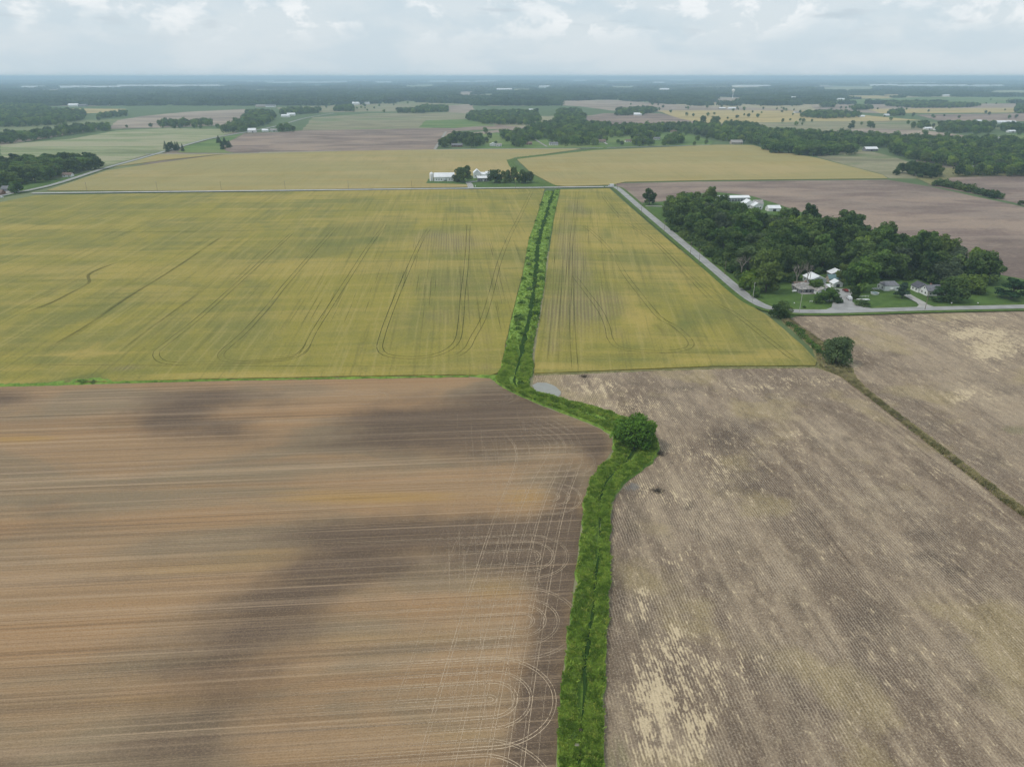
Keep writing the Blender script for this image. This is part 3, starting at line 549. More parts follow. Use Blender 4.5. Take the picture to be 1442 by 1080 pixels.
def ditch():
    L = smooth_path([G(a, b) for a, b, *_ in DITCH], 8); 
    # resample the three rails with a shared parameter
    def rail(k, n):
        pts = [G(r[k], r[k+1]) for r in DITCH]; m = len(pts); out = []
        for s in range(n):
            t = s/(n-1)*(m-1); i = min(int(t), m-2); f = t-i
            p0, p1, p2, p3 = pts[max(0, i-1)], pts[i], pts[i+1], pts[min(m-1, i+2)]
            out.append(0.5*((2*p1)+(p2-p0)*f+(2*p0-5*p1+4*p2-p3)*f*f+(3*p1-p0-3*p2+p3)*f**3))
        return out
    n = 1500; A, B, C = rail(0, n), rail(2, n), rail(4, n); K = 26; V = []; pts = []
    for i in range(n):
        for j in range(K+1):
            s = j/K; a, b, c = A[i], B[i], C[i]
            un = (b-a).normalized(); a = a + un*mnoise.noise(Vector((a.x*.22, a.y*.22, 11)))*1.1; b = b + un*mnoise.noise(Vector((b.x*.22, b.y*.22, 12)))*1.1
            q = a.lerp(c, s*2) if s < .5 else c.lerp(b, s*2-1)
            w = (b-a).length; e = min(s, 1-s)*2                     # 0 at the rim, 1 in the channel
            wob = mnoise.noise(Vector((q.x*0.12, q.y*0.12, 3)))*0.22
            e2 = min(1, max(0, e+wob))
            z = 0.16 + min(1, e*6)*1.25*(1-max(0, (e2-0.62)/0.36)**1.2 if e2 > .62 else 1)
            z = max(0.14, z)
            r = mnoise.noise(Vector((q.x*0.9, q.y*0.9, 1)))*0.28 + mnoise.noise(Vector((q.x*0.28, q.y*0.28, 5)))*0.42
            z += r*min(1, e*6)*(0.35 if e2 > .93 else 1)
            if e == 0: z = 0.02
            V.append((q.x, q.y, max(z, 0.02)))
            if 0.07 < s < 0.93 and e2 < 0.80: pts.append((q.x, q.y, max(z, 0.05), w/K))
    Fc = [(i*(K+1)+j, (i+1)*(K+1)+j, (i+1)*(K+1)+j+1, i*(K+1)+j+1) for i in range(n-1) for j in range(K)]
    me = mesh_np('ditch_banks', V, Fc, True); o = link('ditch_banks', me, M['bank']); tag(o, 'winding grassy drainage ditch between the fields', kind='structure')
    return pts
ditch_pts = ditch()
def water_shade_strip():
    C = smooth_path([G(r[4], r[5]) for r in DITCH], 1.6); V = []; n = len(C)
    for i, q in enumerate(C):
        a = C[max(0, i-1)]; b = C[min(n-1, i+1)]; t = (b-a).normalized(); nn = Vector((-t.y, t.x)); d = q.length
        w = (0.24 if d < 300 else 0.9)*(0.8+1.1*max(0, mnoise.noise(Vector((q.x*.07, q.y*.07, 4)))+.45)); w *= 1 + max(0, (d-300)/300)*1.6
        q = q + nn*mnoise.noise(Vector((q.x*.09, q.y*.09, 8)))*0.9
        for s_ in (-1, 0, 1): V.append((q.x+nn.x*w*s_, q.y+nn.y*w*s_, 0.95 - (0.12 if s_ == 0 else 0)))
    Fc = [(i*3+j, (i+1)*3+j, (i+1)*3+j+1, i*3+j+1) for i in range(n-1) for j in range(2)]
    m = NT('ditch_water_and_shade'); m.done(m.mix(m.noise(m.pos(), 0.8, 4), (0.016, 0.038, 0.010), (0.040, 0.078, 0.018)), 1.0, 0.0)  # ditch water and channel shade both put into this dark matte green
    o = link('water_shade_strip', mesh_np('water_shade_strip', V, Fc), m.m); tag(o, 'dark narrow strip of water and painted shade along the ditch channel', kind='structure')
water_shade_strip()

def bank_strip(name, rows, z, h, mat, label, n=260, K=8, kind='structure'):
    L = [G(r[0], r[1]) for r in rows]; R = [G(r[2], r[3]) for r in rows]; V = []; pts = []
    m = len(rows)
    for i in range(n):
        t = i/(n-1)*(m-1); k = min(int(t), m-2); f = t-k; a = L[k].lerp(L[k+1], f); b = R[k].lerp(R[k+1], f)
        for j in range(K+1):
            s = j/K; q = a.lerp(b, s); e = sin(pi*s); d = mnoise.noise(Vector((q.x*.35, q.y*.35, 2)))
            if s in (0, 1): q = q + (b-a).normalized()*mnoise.noise(Vector((q.x*.2, q.y*.2, 9+s)))*0.9
            zz = z + max(0, h*e*(0.75+0.8*d)) if 0 < s < 1 else 0.02
            V.append((q.x, q.y, zz)); 
            if 0 < s < 1: pts.append((q.x, q.y, zz, 0.4))
    Fc = [(i*(K+1)+j, (i+1)*(K+1)+j, (i+1)*(K+1)+j+1, i*(K+1)+j+1) for i in range(n-1) for j in range(K)]
    o = link(name, mesh_np(name, V, Fc, True), mat); tag(o, label, kind=kind); return pts
strip_pts = bank_strip('rough_strip', [(1100, 452, 1114, 450), (1120, 470, 1140, 468), (1145, 492, 1168, 488), (1150, 518, 1202, 518), (1184, 531, 1206, 533), (1205, 546.5, 1216, 545.5), (1252, 582.5, 1257, 578), (1303, 622.5, 1309, 617), (1354, 662, 1360, 656), (1404, 701, 1411, 695), (1445, 732, 1452, 725), (1562, 824, 1572, 814)], 0.15, 0.6, M['dry_grass'], 'rough grass strip dividing the two stubble fields', 700, 8)
wedge = bank_strip('grass_verge', [(660, 530.5, 670, 529.5), (690, 533, 700, 528), (703, 543, 712, 532)], 0.15, 0.7, M['bank'], 'grassy corner where the ditch meets the tilled field', 40, 6)
bank_strip('grass_verge', [(-300, 556, -300, 552.5), (0, 545, 0, 541), (60, 544, 70, 539), (118, 542.5, 112, 533), (135, 541, 140, 530), (160, 540.5, 165, 537.5), (300, 537, 300, 535.6), (660, 531.5, 660, 529.6)], 0.15, 0.75, M['bank'], 'thin green strip along the wheat edge', 500, 4)
bank_strip('grass_verge', [(752, 529.5, 752, 526.5), (900, 523.8, 900, 521.5), (1000, 520, 1000, 518), (1150, 518.5, 1150, 516)], 0.12, 0.35, M['dry_grass'], 'weedy line along the wheat edge above the stubble', 200, 4)
# creek beyond the cross road
bank_strip('creek_banks', [(775, 264, 792, 263), (752, 256, 765, 254), (735, 246, 748, 244), (720, 236, 732, 234), (712, 226, 724, 228), (724, 221.5, 732, 224.6), (760, 218, 766, 220), (800, 214.8, 804, 216.2), (832, 211, 836, 213), (850, 207.5, 862, 208.5)], 0.15, 0.9, M['verge'], 'green creek banks winding through the golden wheat', 320, 8)

# --- roads
ROAD_E = [(-900, 290), (45, 273.2), (150, 271.8), (300, 270.3), (480, 268.3), (640, 266.4), (780, 264.8), (850, 264)]
def verge(name, pts, w, mat, z, label): return road(name, pts, w, z, mat, label)
verge('road_verge', ROAD_E[1:], 8.5, M['verge'], 0.63+0.03, 'grass verges of the cross road')
road('road', ROAD_E[1:], 7.0, 0.78, M['lane_pale'], 'pale country cross road')
DIAG = [(852, 264), (866, 264.5), (876, 271), (900, 292), (950, 334), (1000, 376), (1040, 410), (1062, 426), (1082, 435), (1110, 439.5), (1180, 440), (1300, 436.5), (1442, 433.5), (1700, 428), (2600, 414)]
verge('road_verge', DIAG, 14, M['verge'], 0.68, 'grass verges of the diagonal road')
road('road', DIAG, 6.6, 0.76, M['road'], 'grey road running diagonally and bending right past the houses')
LEFTR = [(-500, 372), (-200, 322), (0, 277), (45, 268), (85, 258), (147, 238), (190, 226), (225, 216), (262, 205), (300, 195), (345, 187), (390, 178), (430, 167), (470, 160)]
verge('road_verge', LEFTR, 12, M['verge'], 0.66, 'grass verges of the left road')
road('road', LEFTR, 7.5, 0.79, M['road'], 'pale road slanting away at the left')
road('road', [(205, 217.6), (330, 217), (480, 213)], 5.0, 0.7, M['lane'], 'narrow track across the left pasture')
road('road', [(612, 211.4), (700, 210.4), (820, 209.6), (900, 207.5), (1000, 205)], 6, 0.7, M['road'], 'village street behind the golden wheat')
road('road', [(612, 211), (622, 196), (628, 186)], 5, 0.66, M['lane'], 'lane beside the village trees')
# drives
road('driveway', [(663, 265.6), (662, 261), (660, 257.5), (675, 256)], 7, 0.74, M['concrete'], 'pale drive into the white barn farmyard')
road('driveway', [(895, 291.5), (915, 291), (935, 291.5)], 4, 0.5, M['lane'], 'lane into the wood by the lone tree')
road('driveway', [(1183, 441), (1186, 428), (1188, 416), (1184, 408)], 10, 0.74, M['road'], 'wide asphalt drive of the grey-roofed house')
sheet('driveway', [(1158, 440), (1176, 432), (1180, 424), (1196, 424), (1206, 431), (1235, 438), (1200, 441)], 0.725, M['road'], label='flared mouth of the wide drive')
road('driveway', [(1304, 436), (1297, 428), (1284, 421), (1270, 413)], 5, 0.74, M['concrete'], 'narrow concrete drive of the white house')
sheet('driveway', [(1288, 436.5), (1296, 429), (1303, 429.5), (1322, 436)], 0.73, M['concrete'], label='flared mouth of the narrow drive')
road('driveway', [(770, 207.5), (758, 200), (752, 196)], 4, 0.9, M['lane'], 'village drive curving between lawns')
road('driveway', [(855, 204), (846, 198)], 4, 0.9, M['concrete'], 'short pale village drive')
sheet('gravel_yard', [(0, 276), (-40, 284), (-60, 276), (0, 268), (22, 270)], 0.6, M['lane'], label='gravel yard at the left roadside house')

# --- standing water
n = NT('muddy_water'); v = n.noise(n.pos(), 0.25, 4)
M['water'] = n.done(n.mix(v, (0.20, 0.20, 0.175), (0.30, 0.295, 0.26)), 0.35, 0.4, n.bump(n.noise(n.pos(), 3.0, 3), 0.05, 0.02))
sheet('puddle', [(749, 543), (757, 539), (770, 539.5), (783, 545), (790, 552), (786, 559), (776, 561), (764, 558), (754, 551)], 0.16, M['water'], amp=2.0, step=2, label='pale shallow pool at the field corner')
sheet('puddle', [(843, 750), (846, 738), (851, 742), (849, 752)], 0.85, M['water'], amp=0.3, step=1.5, label='glint of water in the ditch')
sheet('puddle', [(880, 697), (882, 688), (892, 684), (898, 687), (893, 695)], 0.112, M['water'], amp=0.5, step=2, label='wet patch beside the ditch bend') if False else None

# --- wheel tracks
TK = Tracks(); Z = 0.66
wheat_tracks = [
 [(413, 328), (370, 368), (320, 414), (277, 452), (235, 485), (221, 497), (222, 506), (232, 512), (250, 514), (290, 513), (400, 512)],
 [(475, 320), (436, 363), (400, 405), (379, 432), (344, 470), (320, 491), (311, 501), (315, 508), (326, 511), (350, 511), (400, 508), (425, 500), (436, 484)],
 [(544, 316), (519, 349), (494, 388), (469, 427), (444, 466), (431, 491), (418, 502), (400, 506), (380, 507)],
 [(605, 322), (592, 343), (567, 399), (547, 449), (538, 476), (535, 492), (543, 501), (564, 505), (594, 505), (622, 499), (643, 483), (649, 454), (652, 415), (657, 371), (660, 316)],
 [(750, 268), (733, 304), (717, 335), (703, 371), (692, 413), (681, 449), (666, 477), (658, 492), (644, 502), (622, 506)],
 [(813, 270), (809, 308), (804, 349), (804, 381), (805, 439), (807, 483), (810, 525)],
 [(807, 388), (826, 413), (845, 439), (855, 461), (860, 480), (877, 493), (931, 497), (962, 494), (973, 488), (969, 478), (950, 461), (928, 448), (899, 413), (880, 388), (861, 356), (836, 330), (820, 318)],
 [(848, 276), (874, 308), (919, 340), (963, 384), (1005, 426), (1037, 445), (1078, 477), (1116, 506), (1134, 514)],
 [(856, 276), (892, 310), (940, 355), (990, 400), (1040, 436)],
]
for i, t in enumerate(wheat_tracks):
    TK.pair(smooth_path(P(t), 3.5), 2.8, 0.42, Z, fade0=12, fade1=12, amt=(.8, .75, .75, .8, .65, .5, .6, .7, .45)[i])
for t, w, a in [([(0, 328), (204, 328), (350, 326), (396, 323)], 1.6, .7), ([(0, 515), (300, 517), (640, 518), (680, 517)], 1.2, .5), ([(0, 398), (100, 396), (200, 397)], 1.2, .35), ([(600, 322), (700, 321)], 1.5, .4),
                ([(17, 449), (70, 429), (96, 416), (125, 400), (128, 386), (175, 368), (201, 363)], 2.6, .75), ([(49, 502), (116, 464), (181, 420), (242, 382), (306, 339), (323, 330)], 2.2, .7), ([(157, 507), (204, 470), (268, 423), (291, 403)], 1.8, .6),
                ([(800, 505), (900, 500), (1000, 498), (1100, 497)], 1.0, .5), ([(770, 506), (900, 503), (960, 500)], .8, .4), ([(785, 270), (782, 330), (778, 420), (770, 520)], .5, .5), ([(797, 270), (794, 330), (790, 420), (786, 525)], .5, .5),
                ([(935, 450), (948, 462), (958, 478)], 2.2, .7), ([(921, 455), (932, 468), (938, 480)], 2.6, .9), ([(1085, 498), (1092, 506), (1100, 510)], 1.2, .8), ([(1098, 494), (1106, 504), (1116, 508)], 1.2, .8), ([(1110, 492), (1125, 503), (1140, 510)], 1.6, .8),
                ([(0, 436), (180, 430)], 1.2, .3), ([(60, 500), (180, 430)], 1.2, .3), ([(300, 264), (400, 250), (415, 240)], 3, .0)]:
    if a: TK.add(smooth_path(P(t), 4), w*.9, Z+0.02, fade0=25, fade1=25, amt=a*.5)
rr = random.Random(4)
for k in range(110):                                      # faint single marks along the drilling direction
    x = rr.uniform(330, 740); y0 = rr.uniform(330, 430); a = G(x, y0); l_ = rr.uniform(15, 70)
    TK.add([a - NORTH*(l_*s/8) for s in range(9)], 0.35, Z+0.04, fade0=12, fade1=12, amt=rr.uniform(.15, .6))
for k in range(70):
    a = G(rr.uniform(770, 870), rr.uniform(290, 400)); l_ = rr.uniform(30, 110)
    TK.add([a - Vector((0.0854, 0.9963))*(l_*s/8) for s in range(9)], 0.32, Z+0.04, fade0=20, fade1=20, amt=rr.uniform(.15, .5))
TK.build('wheel_tracks', mat_track('trodden_wheat', (0.058, 0.062, 0.022), 0.28, 0.46), 'dark wheel tracks pressed into the wheat')

TS = Tracks()
def world(e, nn, o): return o + EAST*e + NORTH*nn
def uturn(cx, cy, r, west, z, w=0.26, gauge=0.0, amt=1.0, up=1.0):
    c = G(cx, cy); path = [world(-west + (west-0)*k/14, r, c) for k in range(15)]
    path += [world(r*1.15*sin(a), r*cos(a), c) for a in [pi*k/26 for k in range(1, 26)]]
    path += [world(-west*k/14, -r, c) for k in range(15)]
    for g in ([0] if not gauge else [-gauge/2, gauge/2]): TS.add(offset(path, g), w, z, fade0=west*.8, fade1=west*.9, amt=amt)
rr = random.Random(11); zz = 0.115
for cx, cy, rs in [(690, 985, (0.9, 4.6, 7.4, 11.6)), (733, 874, (2.6, 5.4, 8.0, 12.0)), (742, 783, (3.0, 6.4, 9.5)), (772, 700, (2.5, 5.5, 9)), (790, 650, (3, 6.4, 10)), (700, 558, (3, 5.5, 8)), (523, 560, (3, 6)), (676, 1122, (4, 8.5, 12.0))]:
    for r in rs:
        uturn(cx+rr.uniform(-2, 2), cy+rr.uniform(-1, 1), r, rr.uniform(25, 60), zz, 0.19, rr.choice((0.55, 0.7)), rr.uniform(.65, .95)*(0.5 if cy < 600 else 1)); zz += 0.0012
east_edge = smooth_path(P(TILL_EAST[3:]), 3)
for k, d in enumerate((3.5, 6.0, 6.7, 9.2, 10.0, 12.6, 13.3, 15.6, 16.3, 19.0, 19.8, 22.5, 25.4, 26.1, 30.0, 33.6, 34.2, 39.0)):
    q = offset(east_edge, -d); q = [p for i, p in enumerate(q) if i % 2 == 0]
    # drop points folded back by the offset
    keep = [p for p in q if min((p-e).length for e in east_edge[::4]) > d*0.95]
    for _ in range(14): keep = [keep[0]] + [(keep[i-1]+keep[i]*2+keep[i+1])/4 for i in range(1, len(keep)-1)] + [keep[-1]]
    if len(keep) > 4: TS.add(smooth_path(keep, 3), 0.18, zz, fade0=15, fade1=4, amt=rr.uniform(.35, .8)*(1 if d < 28 else .5)); zz += 0.0012
for k in range(150):                                      # cross-drilled short passes at the headland
    c = G(rr.uniform(630, 770), rr.uniform(600, 1080)); l_ = rr.uniform(8, 40)
    if rr.random() < .7: q = [c + NORTH*(l_*s/6) for s in range(7)]
    else: q = [c - EAST*(l_*s/6) for s in range(7)]
    TS.add(q, 0.12, zz, fade0=8, fade1=8, amt=rr.uniform(.2, .55)); zz += 0.0004
TS.build('wheel_tracks', mat_track('pale_soil_marks', (0.57, 0.445, 0.31), 0.34, 0.51, 0.5, 1.4), 'pale looping drill tracks on the tilled headland')
TD = Tracks(); zz = 0.12
for c0, a in [((880, 612), .7), ((905, 612), .5)]:
    pass
bend = smooth_path(P([(780, 560), (850, 580), (920, 592), (945, 610), (950, 640), (935, 665), (905, 690), (885, 720), (880, 800), (876, 900)]), 3)
for d in (0, 3.0, 6.0, 9.2, 12.5, 16, 20, 24):
    TD.pair(offset(bend, -0.0+d), 0.8, 0.28, zz, fade0=30, fade1=60, amt=rr.uniform(.12, .35)); zz += 0.002
for t in [[(920, 698), (940, 684), (958, 671)], [(905, 690), (925, 690), (940, 700)], [(1030, 690), (1060, 720), (1110, 800)], [(1200, 560), (1300, 640), (1442, 752)], [(1230, 600), (1330, 690)], [(1020, 600), (1120, 700), (1240, 860)], [(1180, 480), (1260, 545), (1400, 650)], [(1290, 500), (1270, 520), (1290, 530)]]:
    TD.pair(smooth_path(P(t), 3), 1.8, 0.35, zz, fade0=20, fade1=20, amt=.35); zz += 0.002
TD.build('wheel_tracks', mat_track('dark_soil_marks', (0.075, 0.058, 0.046), 0.36, 0.56, 0.5, 0.5), 'dark curved wheel tracks on the stubble')
print('ground ok')
# ------------------------------------------------------------------ vegetation prototypes
def leaf_cloud(lobes, n, size, rng, flat=0.0, zmin=0.5):
    """leaf-cluster quads over the shells of lobes [(x,y,z,rx,rz)]"""
    vol = np.array([l[3]**2 for l in lobes]); pick = rng.choice(len(lobes), n, p=vol/vol.sum()); Lb = np.array([l[:5] for l in lobes])[pick]
    d = rng.normal(size=(n, 3)); d[:, 2] += 0.25; d /= np.linalg.norm(d, axis=1)[:, None]
    rad = rng.uniform(0.50, 1.25, n)**0.6
    c = Lb[:, :3] + d*np.stack([Lb[:, 3], Lb[:, 3], Lb[:, 4]], 1)*rad[:, None]
    c[:, 2] = np.maximum(c[:, 2], zmin)
    nr = d*0.9 + rng.normal(size=(n, 3))*0.55; nr[:, 2] += flat; nr /= np.linalg.norm(nr, axis=1)[:, None]
    a = np.cross(nr, rng.normal(size=(n, 3))); a /= np.linalg.norm(a, axis=1)[:, None]; b = np.cross(nr, a)
    s = (size*rng.uniform(0.55, 1.35, n))[:, None]; a *= s; b *= s*rng.uniform(0.5, 1.0, n)[:, None]
    V = np.stack([c-a-b*.3, c-b, c+a+b*.3, c+b], 1).reshape(-1, 3); Fc = np.arange(4*n).reshape(-1, 4)
    tl = rng.uniform(0, 1, len(lobes)); tone = np.repeat(np.clip(tl[pick]*.6 + rng.uniform(0, .4, n), 0, 1), 4)
    return V, Fc, tone
def cloud_mesh(name, V, Fc, tone, mat):
    me = mesh_np(name, V, Fc); a = me.attributes.new('tone', 'FLOAT', 'POINT'); a.data.foreach_set('value', tone.astype(np.float32)); me.materials.append(mat); return me
def tube(V, Fc, p0, p1, r0, r1, seg=6):
    p0, p1 = Vector(p0), Vector(p1); d = (p1-p0).normalized(); u = d.orthogonal().normalized(); w = d.cross(u); b = len(V)
    for p, r in ((p0, r0), (p1, r1)):
        for k in range(seg): V.append(tuple(p + (u*cos(2*pi*k/seg)+w*sin(2*pi*k/seg))*r))
    for k in range(seg): Fc.append((b+k, b+(k+1) % seg, b+seg+(k+1) % seg, b+seg+k))
def trunk_mesh(name, H, rng, mat, limbs=6, r=0.38, spread=4.0):
    V = []; Fc = []; tube(V, Fc, (0, 0, -0.3), (0.1, 0, H*.28), r*1.25, r*.9); tube(V, Fc, (0.1, 0, H*.28), (0.3, .2, H*.62), r*.9, r*.45)
    for k in range(limbs):
        a = 2*pi*k/limbs + rng.uniform(-.3, .3); z0 = H*rng.uniform(.22, .5); e = rng.uniform(.6, 1)*spread
        m = Vector((cos(a)*e*.5, sin(a)*e*.5, z0+H*.14)); tube(V, Fc, (0.1, 0, z0), m, r*.45, r*.28, 5)
        tube(V, Fc, m, (cos(a)*e, sin(a)*e, z0+H*rng.uniform(.24, .36)), r*.28, r*.1, 5)
    me = mesh_np(name, V, Fc); me.materials.append(mat); return me
def broadleaf(seed, n=3000, H=16.0, R=7.0, size=0.58, nl=13, mat=None, low=0.08):
    rng = np.random.default_rng(seed); lobes = [(0, 0, H*.58, R*.62, H*.30)]
    for k in range(int(nl*1.7)):
        a = rng.uniform(0, 2*pi); z = H*rng.uniform(low+.08, .90); u = z/H; e = rng.uniform(0.45, 0.86)*R*(sqrt(max(0.05, 1-((u-.45)/.56)**2)))
        r = R*rng.uniform(.17, .36); lobes.append((cos(a)*e, sin(a)*e, z, r, r*rng.uniform(.8, 1.15)))
    V, Fc, t = leaf_cloud(lobes, n, size, rng, 0.15, H*low*.6)
    return cloud_mesh('crown', V, Fc, t, mat or M['leaf']), trunk_mesh('trunk', H, rng, M['bark'], spread=R*.6)
def conifer(seed, H=12.0, R=3.4, n=1300, size=0.5, mat=None):
    rng = np.random.default_rng(seed); z = H*(0.10+0.9*rng.uniform(0, 1, n)**1.35); lay = np.round(z/(H*.075))*(H*.075); z = lay + rng.normal(size=n)*.12
    rr_ = R*(1-z/H*.97)*np.sqrt(rng.uniform(.15, 1.05, n)); a = rng.uniform(0, 2*pi, n); c = np.stack([np.cos(a)*rr_, np.sin(a)*rr_, z-rr_*.18], 1)
    nr = rng.normal(size=(n, 3))*.35 + np.stack([np.cos(a)*.4, np.sin(a)*.4, np.ones(n)], 1); nr /= np.linalg.norm(nr, axis=1)[:, None]
    u = np.cross(nr, rng.normal(size=(n, 3))); u /= np.linalg.norm(u, axis=1)[:, None]; w = np.cross(nr, u); s = size*rng.uniform(.5, 1.4, n)[:, None]; u *= s; w *= s*.6
    V = np.stack([c-u, c-w, c+u, c+w], 1).reshape(-1, 3)
    me = cloud_mesh('crown', V, np.arange(4*n).reshape(-1, 4), np.repeat(rng.uniform(0, 1, n), 4), mat or M['needle'])
    TV = []; TF = []; tube(TV, TF, (0, 0, -.3), (0, 0, H*.9), .28, .06); tm = mesh_np('trunk', TV, TF); tm.materials.append(M['bark']); return me, tm
def spreading_cedar(seed, H=13.0, R=10.0, n=3400):
    rng = np.random.default_rng(seed); lobes = []
    for k in range(26):
        z = H*rng.uniform(.14, .9); e = R*(1.02-.75*(z/H)**1.6)*rng.uniform(.2, .85); a = rng.uniform(0, 2*pi); lobes.append((cos(a)*e, sin(a)*e, z, R*rng.uniform(.2, .34), .55))
    V, Fc, t = leaf_cloud(lobes, n, .55, rng, .7, 1.0); return cloud_mesh('crown', V, Fc, t, M['needle']), trunk_mesh('trunk', H, rng, M['bark'], 10, .45, R*.6)
def dead_tree(seed, H=15.0):
    rng = np.random.default_rng(seed); V = []; Fc = []; tube(V, Fc, (0, 0, -.3), (0, 0, H*.45), .42, .3)
    BV = []; BF = []
    def grow(p, d, l, r, k):
        q = p + d*l; tube(BV, BF, p, q, r, r*.62, 5)
        if k == 0: return
        for _ in range(3 if k > 1 else 2):
            nd = (d + Vector(rng.normal(size=3))*.42 + Vector((0, 0, .12))).normalized(); grow(q, nd, l*rng.uniform(.6, .8), r*.6, k-1)
    for k in range(4):
        a = 2*pi*k/4 + rng.uniform(-.4, .4); grow(Vector((0, 0, H*.36+k*.5)), Vector((cos(a)*.6, sin(a)*.6, 1)).normalized(), H*.2, .22, 3)
    b = mesh_np('bare_branches', BV, BF); b.materials.append(M['deadwood']); t = mesh_np('trunk', V, Fc); t.materials.append(M['deadwood']); return b, t

PB = [broadleaf(s, mat=M['leaf'], R=r, H=h, nl=k) for s, r, h, k in ((1, 7.0, 16, 13), (2, 6.4, 17, 12), (3, 7.6, 15, 16), (4, 6.0, 18, 11), (5, 7.2, 16, 18))]
PM = [broadleaf(s, mat=M['leaf_mid'], R=r, H=h) for s, r, h in ((11, 7.0, 15), (12, 6.2, 16), (13, 7.4, 16))]
PL = [broadleaf(s, mat=M['leaf_light'], R=6.5, H=13) for s in (21, 22)]
PC = [conifer(31), conifer(32, 13, 3.8)]
PS = [broadleaf(s, 1000, 6.0, 4.0, .42, 9, M['leaf_mid'], .02) for s in (41, 42)]
PSD = [broadleaf(s, 900, 5.0, 4.2, .42, 9, M['leaf'], .02) for s in (43, 44)]
print('protos ok')

def put_tree(name, proto, x, y, sw, sh, label, cat='tree', group=None, crown_name='crown', parts=True, z=0.05, rz=None):
    e = empty(name, (x, y, z), random.uniform(0, 6.28) if rz is None else rz); e.scale = (sw, sw, sh)
    c = link(crown_name, proto[0], None, e); t = link('trunk', proto[1], None, e)
    return tag(e, label, cat, group)
TREE_N = [0]
def tree_at(px, py, label, proto, width=None, height=None, name='broadleaf_tree', cat='tree', group=None, R=7.0, H=16.0, crown_name='crown', z=0.05):
    g = G(px, py); TREE_N[0] += 1
    return put_tree(name, proto, g.x, g.y, (width/2/R) if width else 1, (height/H) if height else 1, label, cat, group, crown_name, z=z)

# ---- single trees the picture picks out
def special_ditch_tree():
    rng = np.random.default_rng(77); H, R = 12.5, 8.4; lobes = [(0, 0, 6.0, 5.2, 4.4)]
    for k in range(24):
        a = rng.uniform(0, 2*pi); e = rng.uniform(.35, .82)*R; z = rng.uniform(1.4, 10.4); e *= 1.1-max(0, z/H-.45)*1.1; r = rng.uniform(1.5, 2.9); lobes.append((cos(a)*e, sin(a)*e, z, r, r*.85))
    V, Fc, t = leaf_cloud(lobes, 9000, .36, rng, .15, .3); return cloud_mesh('crown', V, Fc, t, M['leaf_hedge']), trunk_mesh('trunk', H, rng, M['bark'], 7, .4, 5)
p = special_ditch_tree(); g = G(892, 631); put_tree('broadleaf_tree', p, g.x, g.y, 1.0, 1.0, 'big round green tree growing on the ditch at its bend', rz=0.4)
p = broadleaf(78, 7500, 13, 6.4, .38, 34, M['leaf_mid'], .03); g = G(1176, 513)
put_tree('broadleaf_tree', p, g.x, g.y, 1.0, 1.0, 'dark round tree alone at the corner of the wheat and stubble fields')
p = broadleaf(79, 4200, 8, 5.6, .36, 16, M['leaf'], .03); g = G(1097, 447)
put_tree('broadleaf_tree', p, g.x, g.y, 1.05, 1.0, 'low dark bushy tree beside the road bend, across from the grass corner')
p = spreading_cedar(80); g = G(1424, 421); put_tree('cedar_tree', p, g.x, g.y, 1.0, 1.0, 'wide spreading dark evergreen on the lawn at the right edge')
tree_at(914, 289, 'lone dark tree standing by the lane at the wood corner', PB[1], 15, 16)
tree_at(1056, 409, 'bright yellow-green tree at the front of the big wood', PL[0], 15, 13, H=13, R=6.5)
tree_at(1078, 412, 'tall dark tree right of the yellow-green tree', PB[3], 17, 20, R=6, H=18)
tree_at(1062, 420, 'small green tree on the grass below the yellow-green tree', PM[0], 7, 8)
tree_at(1210, 411, 'tall mid-green tree between the two homesteads', PM[1], 17, 21, R=6.2)
tree_at(1198, 409, 'slim mid-green tree crowding the drive', PM[2], 11, 17)
CE = [spreading_cedar(k, 13, 10, 2600) for k in (81, 82)]
tree_at(1270, 421, 'dark evergreen in front of the white garage', CE[0], 11, 10, 'conifer_tree', H=13, R=10)
tree_at(1320, 425, 'dark evergreen hiding the front of the white house', CE[1], 11, 9, 'conifer_tree', H=13, R=10)
tree_at(1080, 380, 'pale grey half-dead tree rising from the middle of the big wood', dead_tree(12, 20), 12, 23, 'dead_tree', R=7, H=20, crown_name='bare_branches')
tree_at(1232, 352, 'leafless grey treetop in the right half of the big wood', dead_tree(14, 20), 12, 24, 'dead_tree', R=7, H=20, crown_name='bare_branches')
tree_at(1148, 412, 'mid-green tree leaning over the low rambling house', PM[2], 9, 9)
tree_at(1186, 402, 'dark tree among the outbuildings', PB[1], 10, 13)
tree_at(1340, 425, 'round dark-green tree right of the white house', PB[2], 17, 14, H=15, R=7.6)
tree_at(1366, 412, 'mid-green tree on the lawn behind the round dark tree', PM[0], 18, 13)
tree_at(1390, 400, 'tall ragged tree at the right end of the big wood', PB[3], 16, 20, H=18, R=6)
tree_at(1158, 428, 'young green tree in front of the grey-roofed house', PM[1], 6, 8, R=6.2)
tree_at(1168, 426, 'second young green tree in front of the grey-roofed house, nearer the drive', PM[2], 9, 9)
tree_at(1149, 428, 'small thin tree at the porch of the grey-roofed house', PM[0], 4.5, 7)
tree_at(1179, 428, 'dark shrub at the left side of the drive mouth', PSD[0], 6, 4, 'shrub', 'shrub', R=4.2, H=5)
tree_at(1212, 431, 'low dark shrub bed at the right side of the drive mouth', PSD[1], 10, 3, 'shrub', 'shrub', R=4.2, H=5)
tree_at(1203, 421, 'small dark tree right of the drive beside the white trailer', PB[0], 6, 8)
tree_at(1132, 435, 'tiny shrub on the grass near the road', PSD[0], 2.5, 1.6, 'shrub', 'shrub', R=4.2, H=5)
tree_at(1043, 392, 'bare dead tree with pale branches at the wood front', dead_tree(5), 15, 16, 'dead_tree', R=7, H=15, crown_name='bare_branches')
